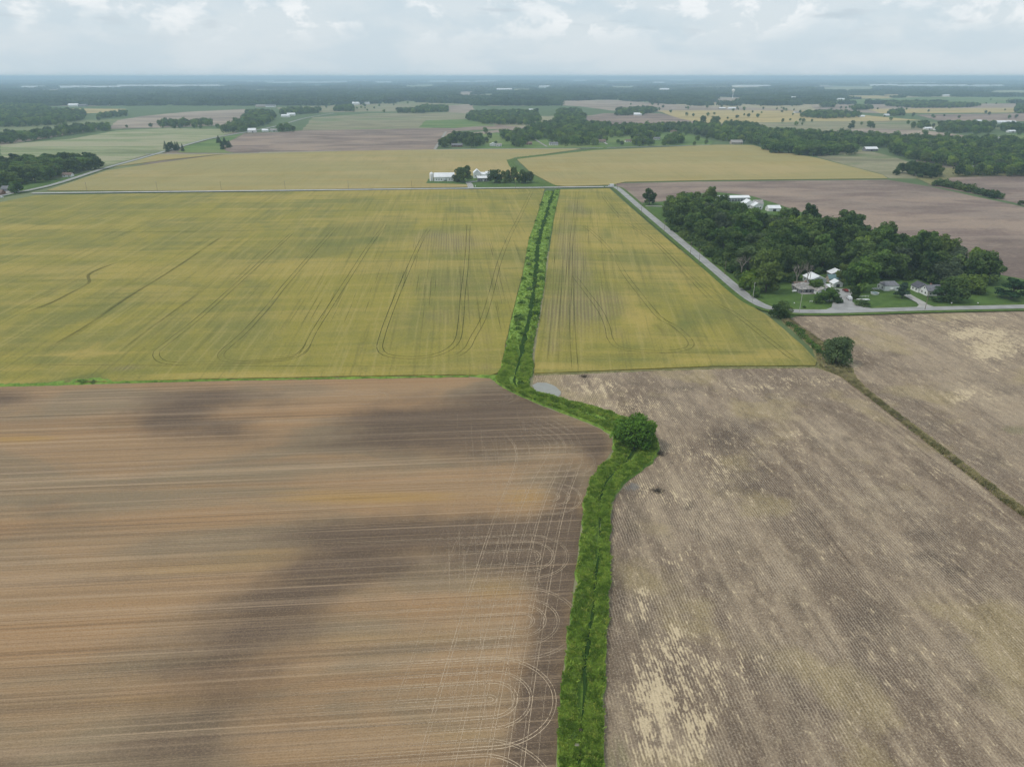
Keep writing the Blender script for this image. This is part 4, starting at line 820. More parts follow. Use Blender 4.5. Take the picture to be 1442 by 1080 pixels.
tree_at(1120, 408, 'bare grey tree behind the grey-roofed house', dead_tree(6, 17), 13, 18, 'dead_tree', R=7, H=17, crown_name='bare_branches')
tree_at(1135, 404, 'thin bare tree beside the white metal shed', dead_tree(8, 16), 9, 17, 'dead_tree', R=7, H=16, crown_name='bare_branches')

# ---- scattering helpers
def inside(p, poly):
    c = False; j = len(poly)-1
    for i in range(len(poly)):
        a, b = poly[i], poly[j]
        if (a.y > p[1]) != (b.y > p[1]) and p[0] < (b.x-a.x)*(p[1]-a.y)/(b.y-a.y)+a.x: c = not c
        j = i
    return c
def fill(pts, spacing, seed, jitter=.36, avoid=()):
    poly = P(pts); r = random.Random(seed); xs = [q.x for q in poly]; ys = [q.y for q in poly]; out = []; y = min(ys); k = 0
    while y <= max(ys):
        x = min(xs) + (k % 2)*spacing*.5
        while x <= max(xs):
            q = (x+r.uniform(-1, 1)*spacing*jitter, y+r.uniform(-1, 1)*spacing*jitter)
            if inside(q, poly) and not any(hypot(q[0]-a[0], q[1]-a[1]) < a[2] for a in avoid): out.append(q)
            x += spacing
        y += spacing*.87; k += 1
    return out
BLD = []                                      # buildings keep trees off: (x, y, r)
def keep(px, py, r): g = G(px, py); BLD.append((g.x, g.y, r))
for a in [(1138, 408, 14), (1150, 396, 8), (1176, 394, 9), (1030, 285, 22), (1015, 283, 16), (1045, 285, 14), (1062, 294, 20), (1088, 299, 16), (1252, 408, 9), (1303, 414, 12), (1180, 404, 9)]: keep(*a)

WOOD = [(948, 324), (938, 305), (947, 295), (975, 293), (1000, 296), (1012, 306), (1040, 316), (1075, 324), (1112, 322), (1140, 322), (1190, 334), (1260, 352), (1330, 372), (1385, 390), (1398, 404), (1350, 404), (1312, 400), (1290, 397), (1250, 393), (1215, 396), (1200, 388), (1160, 384), (1130, 392), (1100, 402), (1078, 404), (1050, 397), (1026, 376), (988, 350)]
wp = fill(WOOD, 16.5, 3, avoid=BLD)
wpoly = P(WOOD)
def edge_dist(q):
    v = Vector(q); best = 1e9
    for i, a in enumerate(wpoly):
        b = wpoly[(i+1) % len(wpoly)]; t = max(0, min(1, (v-a).dot(b-a)/max((b-a).length_squared, 1e-6))); best = min(best, (v-a.lerp(b, t)).length)
    return best
ang_lab = {0: ('broadleaf tree on the front edge of the big wood, facing the houses and road', 'front trees of the big wood'), 1: ('broadleaf tree on the rear edge of the big wood, against the bare brown field', 'rear trees of the big wood'), 2: ('broadleaf tree within the dense canopy of the big wood', 'inner trees of the big wood')}
def wood_label(q, pr, k):
    col = 'dark green' if pr in PB else 'mid-green' if pr in PM else 'yellow-green'
    px = 721 + 1000*q[0]/(q[1]*CP+CAM_H*SP); d = hypot(*q)
    side = 'left end' if px < 1040 else 'left-middle part' if px < 1160 else 'right-middle part' if px < 1280 else 'right end'
    if k == 2: w_ = 'big wood canopy, %s, %s' % (side, 'rear half' if d > 560 + (1160-px)*.12 else 'front half'); g_ = 'inner trees of the big wood'
    elif k == 0: w_ = 'front edge of the big wood, %s' % side; g_ = 'front trees of the big wood'
    else: w_ = 'rear edge of the big wood, %s' % side; g_ = 'rear trees of the big wood'
    return '%s tree on the %s' % (col, w_) if k != 2 else '%s tree in the %s' % (col, w_), 'tree', g_
for q in wp:
    r_ = random.random(); pr = random.choice(PB) if r_ < .72 else random.choice(PM) if r_ < .95 else random.choice(PL)
    s = random.uniform(1.05, 1.5); h = random.uniform(0.95, 1.45)
    if edge_dist(q) > 12: k = 2
    else:
        # nearer the camera side or the far side of the wood at this bearing
        k = 0 if not inside((q[0]*0.93, q[1]*0.93), wpoly) else 1
    put_tree('broadleaf_tree', pr, q[0], q[1], s, h, *wood_label(q, pr, k)); TREE_N[0] += 1
# undergrowth that fills between the trunks
def tiny_cloud(seed, lobes, n, size, mat):
    rng = np.random.default_rng(seed); V, Fc, t = leaf_cloud(lobes, n, size, rng, .1, .1); return cloud_mesh('stuff_proto', V, Fc, t, mat)
def scatter(name, pts, protos, label, smin=.8, smax=1.3, zs=None):
    """one mass of plants: points carrying scale and turn, instanced by geometry nodes"""
    c = bpy.data.collections.new(name+'_kinds')
    for i, m in enumerate(protos):
        o = bpy.data.objects.new('%s_kind' % name, m); c.objects.link(o)
    V = np.array([(p[0], p[1], (p[2] if len(p) > 2 else 0)) for p in pts], dtype=np.float32)
    me = bpy.data.meshes.new(name); me.vertices.add(len(V)); me.vertices.foreach_set('co', V.ravel()); me.update()
    a = me.attributes.new('sc', 'FLOAT', 'POINT'); a.data.foreach_set('value', RNG.uniform(smin, smax, len(V)).astype(np.float32))
    a = me.attributes.new('rz', 'FLOAT_VECTOR', 'POINT'); rv = np.zeros((len(V), 3), np.float32); rv[:, 2] = RNG.uniform(0, 6.28, len(V)); a.data.foreach_set('vector', rv.ravel())
    for m in protos:
        if m.materials[0].name not in [x.name for x in me.materials]: me.materials.append(m.materials[0])
    o = link(name, me)
    ng = bpy.data.node_groups.new(name+'_scatter', 'GeometryNodeTree'); ng.interface.new_socket('Geometry', in_out='INPUT', socket_type='NodeSocketGeometry'); ng.interface.new_socket('Geometry', in_out='OUTPUT', socket_type='NodeSocketGeometry')
    nn = ng.nodes.new; gi = nn('NodeGroupInput'); go = nn('NodeGroupOutput'); iop = nn('GeometryNodeInstanceOnPoints'); ci = nn('GeometryNodeCollectionInfo')
    ci.inputs['Collection'].default_value = c; ci.inputs['Separate Children'].default_value = True; ci.inputs['Reset Children'].default_value = True
    na = nn('GeometryNodeInputNamedAttribute'); na.data_type = 'FLOAT'; na.inputs[0].default_value = 'sc'
    nr = nn('GeometryNodeInputNamedAttribute'); nr.data_type = 'FLOAT_VECTOR'; nr.inputs[0].default_value = 'rz'
    iop.inputs['Pick Instance'].default_value = True; L = ng.links.new
    ri = nn('FunctionNodeRandomValue'); ri.data_type = 'INT'; ri.inputs[4].default_value = 0; ri.inputs[5].default_value = len(protos)-1
    L(gi.outputs[0], iop.inputs['Points']); L(ci.outputs[0], iop.inputs['Instance']); L(nr.outputs[0], iop.inputs['Rotation']); L(na.outputs[0], iop.inputs['Scale']); L(ri.outputs[2], iop.inputs['Instance Index'])
    L(iop.outputs[0], go.inputs[0])
    md = o.modifiers.new('scatter', 'NODES'); md.node_group = ng
    return tag(o, label, kind='stuff')

under = [tiny_cloud(90+k, [(0, 0, 1.6, 3.2, 1.8), (1.5, 1, 2.2, 2, 1.6)], 260, .6, M['leaf']) for k in range(2)]
scatter('wood_undergrowth', fill(WOOD, 9, 8, avoid=BLD) + fill([(941, 318), (955, 316), (1010, 355), (1064, 398), (1052, 402), (1002, 366)], 6, 9), under, 'dark undergrowth beneath the trees of the big wood', .8, 1.5)

# ---- small groups of individual trees
def grove(pts, spacing, seed, label, group, protos, wmul=(1.0, 1.3), hmul=(.8, 1.15), name='broadleaf_tree', cat='tree', avoid=()):
    qs = sorted(fill(pts, spacing, seed, avoid=avoid), key=lambda q: q[0]/q[1])
    ordn = ['first', 'second', 'third', 'fourth', 'fifth', 'sixth', 'seventh', 'eighth', 'ninth', 'tenth', 'eleventh', 'twelfth']
    for i_, q in enumerate(qs):
        if len(qs) <= 12: lab = label + ', ' + ordn[i_] + ' from the left'
        else:
            ds = sorted(hypot(*u) for u in qs); third = ds.index(hypot(*q))*3//len(ds)
            lab = label + ', ' + ('nearest row', 'middle rows', 'farthest row')[third] + (', left part' if i_ < len(qs)//3 else ', centre' if i_ < len(qs)*2//3 else ', right part')
        pr_ = random.choice(protos)
        if len(qs) > 12 and pr_ in PM: lab = lab.replace('broadleaf', 'mid-green', 1)
        elif len(qs) > 12 and pr_ in PB: lab = lab.replace('broadleaf', 'dark green', 1)
        put_tree(name, pr_, q[0], q[1], random.uniform(*wmul), random.uniform(*hmul), lab, cat, group); TREE_N[0] += 1
grove([(-12, 266), (20, 262), (60, 257), (92, 250), (140, 239), (141, 235), (120, 231), (70, 232), (20, 236), (-20, 242)], 20, 21, 'broadleaf tree in the roadside wood at the left edge', 'trees of the left roadside wood', PB+PM, (1.5, 1.95), (.95, 1.25), avoid=[(*G(5, 270), 22), (*G(92, 249), 12)])
tree_at(24, 272, 'light green tree beside the drive at the far left road', PM[0], 17, 15)
tree_at(3, 262, 'dark tree behind the grey-roofed house at the left edge', PB[0], 18, 16)
for i, (x, y, w, h, lb, pr) in enumerate([(653, 257.5, 22, 20, 'largest dark tree beside the long white barn', PB[4]), (643, 257, 11, 10, 'small dark tree at the right end of the long white barn', PB[0]), (697, 258.5, 18, 17, 'dark round tree right of the dark farmhouse', PB[2]),
        (713, 258.5, 13, 16, 'leftmost tree of the farmyard row', PB[0]), (724, 258.5, 14, 18, 'second tree of the farmyard row', PB[3]), (735, 259.5, 13, 16, 'third tree of the farmyard row', PB[1]), (743, 258.5, 15, 15, 'rightmost tree of the farmyard row', PB[2])]):
    tree_at(x, y, lb, pr, w, h)
grove([(1268, 247), (1310, 254), (1330, 252), (1325, 244), (1280, 243), (1266, 243)], 17, 23, 'broadleaf tree in the clump at the corner of the bare field', 'trees of the field corner clump', PB, (1.1, 1.4), (.8, 1.05))
grove([(1310, 261.5), (1330, 263), (1360, 270), (1410, 283), (1409, 280.5), (1360, 267), (1330, 260)], 8.5, 24, 'low tree in the hedge line across the bare fields', 'trees of the field hedge', PSD, (1.5, 1.9), (1.0, 1.5))
grove([(1077, 214), (1100, 218), (1160, 221), (1182, 218), (1170, 211), (1120, 206), (1078, 206)], 21, 25, 'bright bushy tree in the grove behind the golden wheat', 'trees of the bright grove', PM, (1.5, 1.8), (.95, 1.2))
grove([(618, 209.5), (678, 208.5), (676, 199), (640, 195), (628, 197)], 22, 26, 'broadleaf tree of the first village clump beside the lane', 'trees of the first village clump', PB+PM, (1.1, 1.4), (.95, 1.2), avoid=[(*G(640, 207), 14), (*G(650, 206), 12)])
grove([(228, 214.5), (262, 215), (258, 210), (232, 207)], 19, 27, 'dark evergreen in the clump by the left road', 'evergreens by the left road', PC+PB[:1], (1.1, 1.6), (.85, 1.1), 'conifer_tree')
grove([(310, 211), (330, 213), (318, 200), (300, 200)], 24, 28, 'small evergreen at the edge of the streaky brown field', 'small evergreens by the brown field', PC, (1.2, 1.8), (.7, 1.2), 'conifer_tree')
for x, y, w, h, lb in [(1198, 182, 15, 14, 'left one of two round trees in the olive field'), (1226, 181, 19, 17, 'right, larger one of two round trees in the olive field'), (990, 173, 18, 20, 'taller field tree left of the gold field hedge'), (1006, 174, 22, 20, 'broad field tree right of its pair by the gold field'),
                       (1437, 289, 6, 5, 'tiny bush on the field edge at the far right'), (1262, 247, 9, 8, 'small tree on the olive meadow corner')]:
    tree_at(x, y, lb, PB[2], w, h)
print('individual trees', TREE_N[0])

# ---- tree masses further off
far_tree = []
for k in range(6):
    rng = np.random.default_rng(200+k); R, H = rng.uniform(6, 8), rng.uniform(14, 18); lobes = [(0, 0, H*.5, R*.8, H*.42)] + [(rng.uniform(-.6, .6)*R, rng.uniform(-.6, .6)*R, H*rng.uniform(.4, .8), R*.4, R*.36) for _ in range(7)]
    V, Fc, t = leaf_cloud(lobes, 520, 1.05, rng, .2, .5); far_tree.append(cloud_mesh('crown_far', V, Fc, t, M['leaf'] if k < 3 else M['leaf_mid'] if k < 5 else M['leaf_light']))
def clump(seed, R, ncrown, cr, ch, size, per):
    rng = np.random.default_rng(seed); lobes = []
    for _ in range(ncrown):
        a = rng.uniform(0, 2*pi); e = R*sqrt(rng.uniform(0, 1)); h = ch*rng.uniform(.7, 1.15); lobes.append((cos(a)*e, sin(a)*e*.8, h*.55, cr*rng.uniform(.7, 1.2), h*.5))
    V, Fc, t = leaf_cloud(lobes, per, size, rng, .3, .3); return cloud_mesh('clump', V, Fc, t, M['leaf_far'])
MID = [[(-120, 180), (20, 180), (80, 177), (118, 170), (122, 160), (72, 157), (60, 150), (-120, 150)], [(138, 174), (145, 168), (180, 164), (178, 160), (140, 166)], [(-60, 208), (0, 205), (60, 197), (120, 188), (155, 185), (155, 180), (120, 183), (60, 190), (-60, 200)],
       [(222, 179), (240, 180), (298, 178), (298, 174), (224, 175)], [(313, 188), (350, 187), (360, 181), (375, 177), (388, 168), (385, 160), (350, 160), (340, 172), (322, 180)], [(388, 187), (416, 186), (414, 183), (388, 184)],
       [(657, 170), (688, 176), (745, 177), (762, 172), (755, 160), (665, 161)], [(588, 159), (632, 158), (630, 153), (592, 153)], [(780, 176), (818, 178), (825, 168), (815, 158), (785, 158)], [(706, 199), (745, 200), (780, 195), (800, 200), (870, 190), (860, 179), (800, 176), (755, 180), (740, 188), (708, 192)],
       [(722, 208.5), (745, 208), (745, 202), (722, 202)], [(775, 207), (850, 205.5), (845, 196), (775, 197)], [(860, 196), (900, 190), (960, 187), (1000, 196), (1060, 206), (1075, 206), (1080, 190), (1060, 178), (1000, 180), (960, 180), (862, 182)], [(890, 205.5), (912, 205), (912, 199), (892, 199)], [(938, 205), (960, 204), (958, 197), (940, 197)],
       [(1060, 200), (1190, 206), (1260, 210), (1360, 214), (1440, 210), (1440, 203), (1300, 200), (1180, 193), (1060, 188)], [(1250, 215), (1300, 232), (1345, 236), (1442, 235), (1560, 238), (1560, 206), (1400, 206), (1290, 206)], [(1180, 214), (1200, 222), (1204, 214), (1200, 208)],
       [(867, 164), (905, 163), (918, 158), (900, 155), (870, 158)], [(912, 160), (925, 159), (922, 155), (910, 156)], [(1345, 250), (1380, 249), (1442, 249), (1600, 250), (1600, 240), (1442, 240), (1350, 242)], [(1128, 166), (1160, 168), (1210, 166), (1210, 162), (1140, 161)], [(1200, 156), (1228, 155), (1228, 152), (1200, 153)],
       [(1320, 188), (1398, 188), (1398, 178), (1322, 178)], [(1283, 183), (1306, 182), (1304, 178), (1285, 179)], [(470, 157), (498, 158), (497, 152), (475, 153)], [(395, 163), (450, 160), (452, 156), (398, 157)], [(1246, 150), (1290, 153), (1360, 152), (1380, 150), (1300, 147), (1250, 147)], [(1155, 152), (1175, 152), (1175, 148), (1158, 149)],
       [(1250, 164), (1273, 164), (1272, 160), (1252, 160)], [(1428, 160), (1500, 161), (1500, 150), (1432, 150)], [(1405, 186), (1442, 188), (1500, 190), (1500, 182), (1410, 181)], [(560, 160), (600, 160), (600, 157), (560, 157)], [(1112, 206), (1130, 207), (1130, 203), (1112, 203)], [(85, 188), (118, 186), (116, 183), (85, 184)], [(900, 200), (930, 200), (926, 195), (902, 195)]]
HOUSE_SPOTS = [(924, 197.5), (884, 201), (1129, 205), (1423, 187), (1348, 200), (1393, 205), (640, 207), (690, 206), (703, 206.5), (743, 204.5), (778, 204.5), (846, 201), (865, 186), (857, 184), (1040, 203), (1228, 213.5), (1375, 217), (949, 187.5), (1303, 183), (1320, 183), (1418, 197), (1436, 209), (1365, 240), (914, 192), (357, 187), (380, 184), (399, 165.5), (407, 163.5), (895, 163), (835, 186)]
av = [(*G(a, b), 17) for a, b in HOUSE_SPOTS]
av += [(*G(a, b+1.6), 20) for a, b in HOUSE_SPOTS]
mid_pts = []
for i, pl in enumerate(MID): mid_pts += fill(pl, (19 if i in (9, 11, 12) else 14) if G(*pl[0]).length < 1500 else 17, 300+i, avoid=av)
print('mid trees', len(mid_pts))
scatter('distant_trees', mid_pts, far_tree, 'tree belts and copses of the middle distance', .75, 1.2)
# single distant trees dotted on fields and gardens
rr = random.Random(5); dots = []
for k in range(60): dots.append(tuple(G(rr.uniform(680, 1000), rr.uniform(184, 207))))
for k in range(60): dots.append(tuple(G(rr.uniform(1300, 1560), rr.uniform(176, 206))))
for k in range(90): dots.append(tuple(G(rr.uniform(1000, 1442), rr.uniform(142, 180))))
for k in range(40): dots.append(tuple(G(rr.uniform(860, 1150), rr.uniform(148, 165))))
for k in range(50): dots.append(tuple(G(rr.uniform(420, 640), rr.uniform(146, 159))))
for k in range(12): dots.append(tuple(G(rr.uniform(160, 320), rr.uniform(180, 182))))
dots = [d for d in dots if not any(hypot(d[0]-a[0], d[1]-a[1]) < a[2] for a in av)]
scatter('scattered_trees', dots, far_tree, 'single small trees dotted about far gardens and fields', .45, .85)

# forest in the distance, thinning to farmland by bands
FP = [P(f[2]) for f in FAR if any(w in f[3] for w in ('far ', 'tan', 'gold', 'pasture', 'olive', 'brown field', 'grey-green'))]
def forest(name, y0, y1, spacing, protos, thresh, nsc, label, seed, xlim=(-350, 1800), smin=.8, smax=1.25):
    r = random.Random(seed); d1, d0 = G(721, y0).y, G(721, y1).y; out = []; y = d0
    while y < d1:
        xa, xb = (xlim[0]-721)/1000*1.09*y, (xlim[1]-721)/1000*1.09*y; x = xa
        while x < xb:
            q = (x+r.uniform(-.4, .4)*spacing, y+r.uniform(-.4, .4)*spacing)
            v = mnoise.noise(Vector((q[0]/nsc, q[1]/(nsc*.55), seed))) + .5*mnoise.noise(Vector((q[0]/nsc*2.7, q[1]/nsc*2, seed+4)))
            if v > thresh and not any(inside(q, f) for f in FP): out.append(q)
            x += spacing
        y += spacing*.8
    print(name, len(out)); return scatter(name, out, protos, label, smin, smax)
c1 = [clump(400+k, 34, 26, 8, 16, 2.6, 900) for k in range(3)]
c2 = [clump(410+k, 90, 60, 12, 17, 6.5, 900) for k in range(3)]
c3 = [clump(420+k, 260, 90, 30, 19, 20, 700) for k in range(2)]
forest('forest', 128.5, 149, 62, c1, -.20, 380, 'dark forest belt beyond the last fields', 3)
forest('forest', 118, 129, 170, c2, -.08, 800, 'hazy blue-green forest further off', 5)
forest('forest', 111.0, 118, 520, c3, -.06, 2200, 'faint blue forest near the horizon', 9)

# low hills on the skyline
def hills():
    n = 220; V = []; rows = 5
    for j in range(rows):
        for i in range(n):
            a = radians(-48 + 100*i/(n-1)); d = 33000 + j*1800; x = d*sin(a); y = d*cos(a)
            k = 721 + 917*tan(a)*1.0; h = 0
            env = (min(1, max(0, (k-560)/120))*min(1, max(0, (1010-k)/110))*70 + min(1, max(0, (k-1130)/260))*82 + 18)
            h = env*(0.75+0.5*mnoise.noise(Vector((a*14, j*.3, 2)))+0.25*mnoise.noise(Vector((a*50, j*.5, 6))))
            V.append((x, y, 1 + h*sin(pi*j/(rows-1))))
    Fc = [(j*n+i, j*n+i+1, (j+1)*n+i+1, (j+1)*n+i) for j in range(rows-1) for i in range(n-1)]
    o = link('hills', mesh_np('hills', V, Fc, True), plain('wooded_hills', (0.05, 0.075, 0.04), .95, .05, .2, .002)); tag(o, 'low blue hills on the skyline', kind='structure')
hills()

# ---- grass tufts on the banks
def tuft(seed, n, h, w, mat):
    rng = np.random.default_rng(seed); a = rng.uniform(0, 2*pi, n); e = rng.uniform(0, w, n); c = np.stack([np.cos(a)*e, np.sin(a)*e, np.zeros(n)], 1); lean = rng.normal(size=(n, 3))*.38; lean[:, 2] = 1; top = c + lean*h*rng.uniform(.5, 1.1, n)[:, None]
    s = np.cross(lean, rng.normal(size=(n, 3))); s /= np.linalg.norm(s, axis=1)[:, None]; s *= .10
    V = np.stack([c-s*1.2, c+s*1.2, top+s*.5, top-s*.5], 1).reshape(-1, 3); return cloud_mesh('tuft', V, np.arange(4*n).reshape(-1, 4), np.repeat(rng.uniform(0, 1, n), 4), mat)
tf = [tuft(500+k, 26, .5, .5, M['blade']) for k in range(7)]
rr = random.Random(3); near = [p for p in ditch_pts if p[1] < 330]; far_ = [p for p in ditch_pts if p[1] >= 330]
pts = [(p[0]+rr.uniform(-.25, .25), p[1]+rr.uniform(-.25, .25), p[2]-.12) for p in near if rr.random() < .75] + [(p[0]+rr.uniform(-.4, .4), p[1]+rr.uniform(-.4, .4), p[2]-.1) for p in far_ if rr.random() < .3]
scatter('bank_grass', pts, tf, 'tall green grass along the ditch banks', .6, 1.3)
tw = [tuft(520+k, 22, .6, .5, M['blade_dry']) for k in range(3)]
scatter('strip_grass', [(p[0]+rr.uniform(-.3, .3), p[1]+rr.uniform(-.3, .3), p[2]-.1) for p in strip_pts if rr.random() < .9], tw, 'rough dry grass on the strip between stubble fields', .6, 1.3)
bushes = [tiny_cloud(540+k, [(0, 0, .7, 1.3, .8), (.6, .4, .9, .8, .6)], 160, .22, M['leaf_mid']) for k in range(2)]
bl = []
for k in range(26): t = k/25; g = G(1112+50*t, 458+44*t); bl.append((g.x+rr.uniform(-1.5, 1.5), g.y+rr.uniform(-1.5, 1.5), .1))
for k in range(6): g = G(rr.uniform(100, 150), rr.uniform(536, 541)); bl.append((g.x, g.y, -.7))
for px, py in [(808, 1044), (770, 328), (752, 395), (735, 545)]: g = G(px, py); bl.append((g.x, g.y, .6))
for k in range(60): i = rr.choice(far_); bl.append((i[0], i[1], i[2]-.4))
scatter('bank_scrub', bl, bushes, 'low leafy scrub along the ditch and field corner', .7, 1.5)
print('vegetation ok')

# ------------------------------------------------------------------ buildings
def box_mesh(name, x0, x1, y0, y1, z0, z1, mat):
    V = [(x0, y0, z0), (x1, y0, z0), (x1, y1, z0), (x0, y1, z0), (x0, y0, z1), (x1, y0, z1), (x1, y1, z1), (x0, y1, z1)]
    me = mesh_np(name, V, [(0, 3, 2, 1), (4, 5, 6, 7), (0, 1, 5, 4), (1, 2, 6, 5), (2, 3, 7, 6), (3, 0, 4, 7)]); me.materials.append(mat); return me
def poly_mesh(name, V, Fs, mat):
    me = bpy.data.meshes.new(name); me.from_pydata(V, [], Fs); me.update(); me.materials.append(mat); return me
def gable_block(root, x0, x1, y0, y1, h, rh, axis, wall, roof, z=0.0, over=.4, hip=0.0, th=.14, chimney=False):
    """walls with gables, two (or four, hipped) roof slopes with thickness; ridge along x or y"""
    if axis == 'y': T = lambda u, v, w: (v, u, w); a0, a1, b0, b1 = y0, y1, x0, x1
    else: T = lambda u, v, w: (u, v, w); a0, a1, b0, b1 = x0, x1, y0, y1
    bm_ = (b0+b1)/2
    if hip: V = [T(a0, b0, z), T(a1, b0, z), T(a1, b1, z), T(a0, b1, z), T(a0, b0, z+h), T(a1, b0, z+h), T(a1, b1, z+h), T(a0, b1, z+h)]; Fs = [(0, 1, 5, 4), (1, 2, 6, 5), (2, 3, 7, 6), (3, 0, 4, 7)]
    else: V = [T(a0, b0, z), T(a1, b0, z), T(a1, b1, z), T(a0, b1, z), T(a0, b0, z+h), T(a1, b0, z+h), T(a1, b1, z+h), T(a0, b1, z+h), T(a0, bm_, z+h+rh), T(a1, bm_, z+h+rh)]; Fs = [(0, 1, 5, 4), (1, 2, 6, 9, 5), (2, 3, 7, 6), (3, 0, 4, 8, 7)]
    w_ = link('wall', poly_mesh('wall', V, Fs, wall), None, root)
    sl_ = rh/((b1-b0)/2); zo = z+h-sl_*over+.05; zt = z+h+rh+.05; A0, A1, B0, B1 = a0-over, a1+over, b0-over, b1+over; hi = hip
    lo = [T(A0, B0, zo), T(A1, B0, zo), T(A1, B1, zo), T(A0, B1, zo), T(A0+hi, bm_, zt), T(A1-hi, bm_, zt)]; up = [(a, b, c+th) for a, b, c in lo]
    fs = [(0, 1, 5, 4), (2, 3, 4, 5), (1, 2, 5), (3, 0, 4)] if hip else [(0, 1, 5, 4), (2, 3, 4, 5)]
    Fr = [tuple(i+6 for i in f) for f in fs] + [tuple(reversed(f)) for f in fs]
    rim = [(0, 1), (1, 2), (2, 3), (3, 0)] if hip else [(0, 1), (1, 5), (5, 2), (2, 3), (3, 4), (4, 0)]
    Fr += [(a, b, b+6, a+6) for a, b in rim]
    rf = link('roof', poly_mesh('roof', lo+up, Fr, roof), None, root)
    if chimney:
        p_ = T(a0+(a1-a0)*.3, bm_+.5, 0); link('chimney', box_mesh('chimney', p_[0]-.4, p_[0]+.4, p_[1]-.4, p_[1]+.4, z+h, z+h+rh+.9, M['brick']), None, rf)
    return w_, rf
WIN = {}
def window(root, x, y, z, face, w=1.0, h=1.2, name='window'):
    """framed window on a wall facing s, n, e or w"""
    key = (w, h)
    if key not in WIN:
        V = []; Fs = []
        for (a, b, c, d) in ((-w/2-.1, w/2+.1, -h/2-.1, -h/2), (-w/2-.1, w/2+.1, h/2, h/2+.1), (-w/2-.1, -w/2, -h/2, h/2), (w/2, w/2+.1, -h/2, h/2)):
            k = len(V); V += [(a, -.08, c), (b, -.08, c), (b, -.08, d), (a, -.08, d), (a, 0, c), (b, 0, c), (b, 0, d), (a, 0, d)]; Fs += [(k+i for i in f) for f in ((0, 1, 2, 3), (0, 4, 5, 1), (1, 5, 6, 2), (2, 6, 7, 3), (3, 7, 4, 0))]
        WIN[key] = (poly_mesh('window', V, [tuple(f) for f in Fs], M['frame']), box_mesh('pane', -w/2, w/2, -.04, -.01, -h/2, h/2, M['glass']))
    f_ = link(name, WIN[key][0], None, root); f_.location = (x, y, z); f_.rotation_euler = (0, 0, {'s': 0, 'e': pi/2, 'n': pi, 'w': -pi/2}[face]); link('pane', WIN[key][1], None, f_)
def door(root, x, y, z, face, w=1.0, h=2.1, mat=None, name='door'):
    d_ = link(name, box_mesh(name, -w/2, w/2, -.07, -.005, 0, h, mat or M['door']), None, root); d_.location = (x, y, z); d_.rotation_euler = (0, 0, {'s': 0, 'e': pi/2, 'n': pi, 'w': -pi/2}[face])
    if w < 1.6: link('handle', box_mesh('handle', w*.3, w*.38, -.12, -.07, h*.45, h*.5, M['galv']), None, d_)
def site(name, px, py, label, cat, group=None, rz=GRID, z=0.06):
    g = G(px, py)
    if 600 < px < 772 and 236 < py < 266: z = 0.7
    return tag(empty(name, (g.x, g.y, z), rz), label, cat, group)
def wins_s(r, xs, y, z, **k):
    for x in xs: window(r, x, y, z, 's', **k)
def wins_w(r, x, ys, z, **k):
    for y in ys: window(r, x, y, z, 'w', **k)

# white house by the road
r = site('house', 1305, 418, 'white house with dark grey gabled roofs beside the narrow drive', 'house')
gable_block(r, 0, 13, 0, 7.5, 3.4, 2.6, 'x', M['white'], M['grey_roof'], chimney=True); gable_block(r, -1.0, 6.5, 7.5, 15, 3.2, 2.3, 'y', M['white'], M['dark_roof']); gable_block(r, 13, 17, .8, 6, 2.8, 1.4, 'x', M['white'], M['pale_roof'])
wins_w(r, 0, (2.0, 5.4), 1.8); wins_w(r, -1.0, (9.6, 12.8), 1.8); wins_s(r, (2, 4.6, 9.8), 0, 1.8); door(r, 7.3, 0, .1, 's'); window(r, 0, 3.75, 4.4, 'w', .8, .9); wins_s(r, (15,), .8, 1.7)
link('porch_step', box_mesh('porch_step', 6.2, 8.4, -1.4, -.02, 0, .3, M['concrete']), None, r)
# white garage
r = site('garage', 1256, 410.5, 'white garage with a grey roof on the lawn behind the round pool', 'garage')
gable_block(r, -5, 4.2, 0, 8, 3.5, 1.7, 'x', M['white'], M['grey_roof'], hip=1.6, over=.25); door(r, 0, 0, .05, 's', 3.2, 2.4, M['frame'], 'garage_door'); wins_w(r, -5, (2.6, 6.4), 1.7); window(r, 3.0, 0, 1.7, 's', .8, 1.0)
# grey-roofed ranch
r = site('house', 1122, 412, 'low rambling house with a weathered grey roof at the edge of the wood', 'house')
gable_block(r, 0, 19, -3, 7, 2.8, 2.8, 'x', M['grey_wall'], M['pale_roof'], hip=3.0, chimney=True); gable_block(r, 9, 16, -8, -3, 2.7, 2.0, 'y', M['white'], M['pale_roof'])
gable_block(r, 2, 9, 7, 12, 2.6, 1.4, 'x', M['grey_wall'], M['brown_roof']); wins_w(r, 0, (-1, 2, 5), 1.6); wins_s(r, (2, 4.5, 7), -3, 1.6, w=1.3); wins_s(r, (11, 14), -8, 1.6); door(r, 12.5, -8, .05, 's'); link('deck', box_mesh('deck', 0.5, 8.6, -5.4, -3.02, .1, .5, M['pale_roof']), None, r)
r = site('shed', 1141, 402, 'pale metal shed with a white gabled roof behind the grey-roofed house', 'shed'); gable_block(r, 0, 10, 0, 11, 3.4, 2.2, 'y', M['silver'], M['white_metal']); door(r, 5, 0, .05, 's', 3, 2.7, M['frame'], 'roller_door'); wins_w(r, 0, (3, 8), 2)
r = site('shed', 1167, 399, 'shed with a teal metal roof among the outbuildings', 'shed'); gable_block(r, 0, 8, 0, 5, 2.8, 2.0, 'x', M['tan_wall'], M['teal_roof']); door(r, 4.5, 0, .05, 's', 2.6, 2.4, M['dark_door'], 'roller_door'); wins_w(r, 0, (3,), 1.8, w=.8, h=.8)
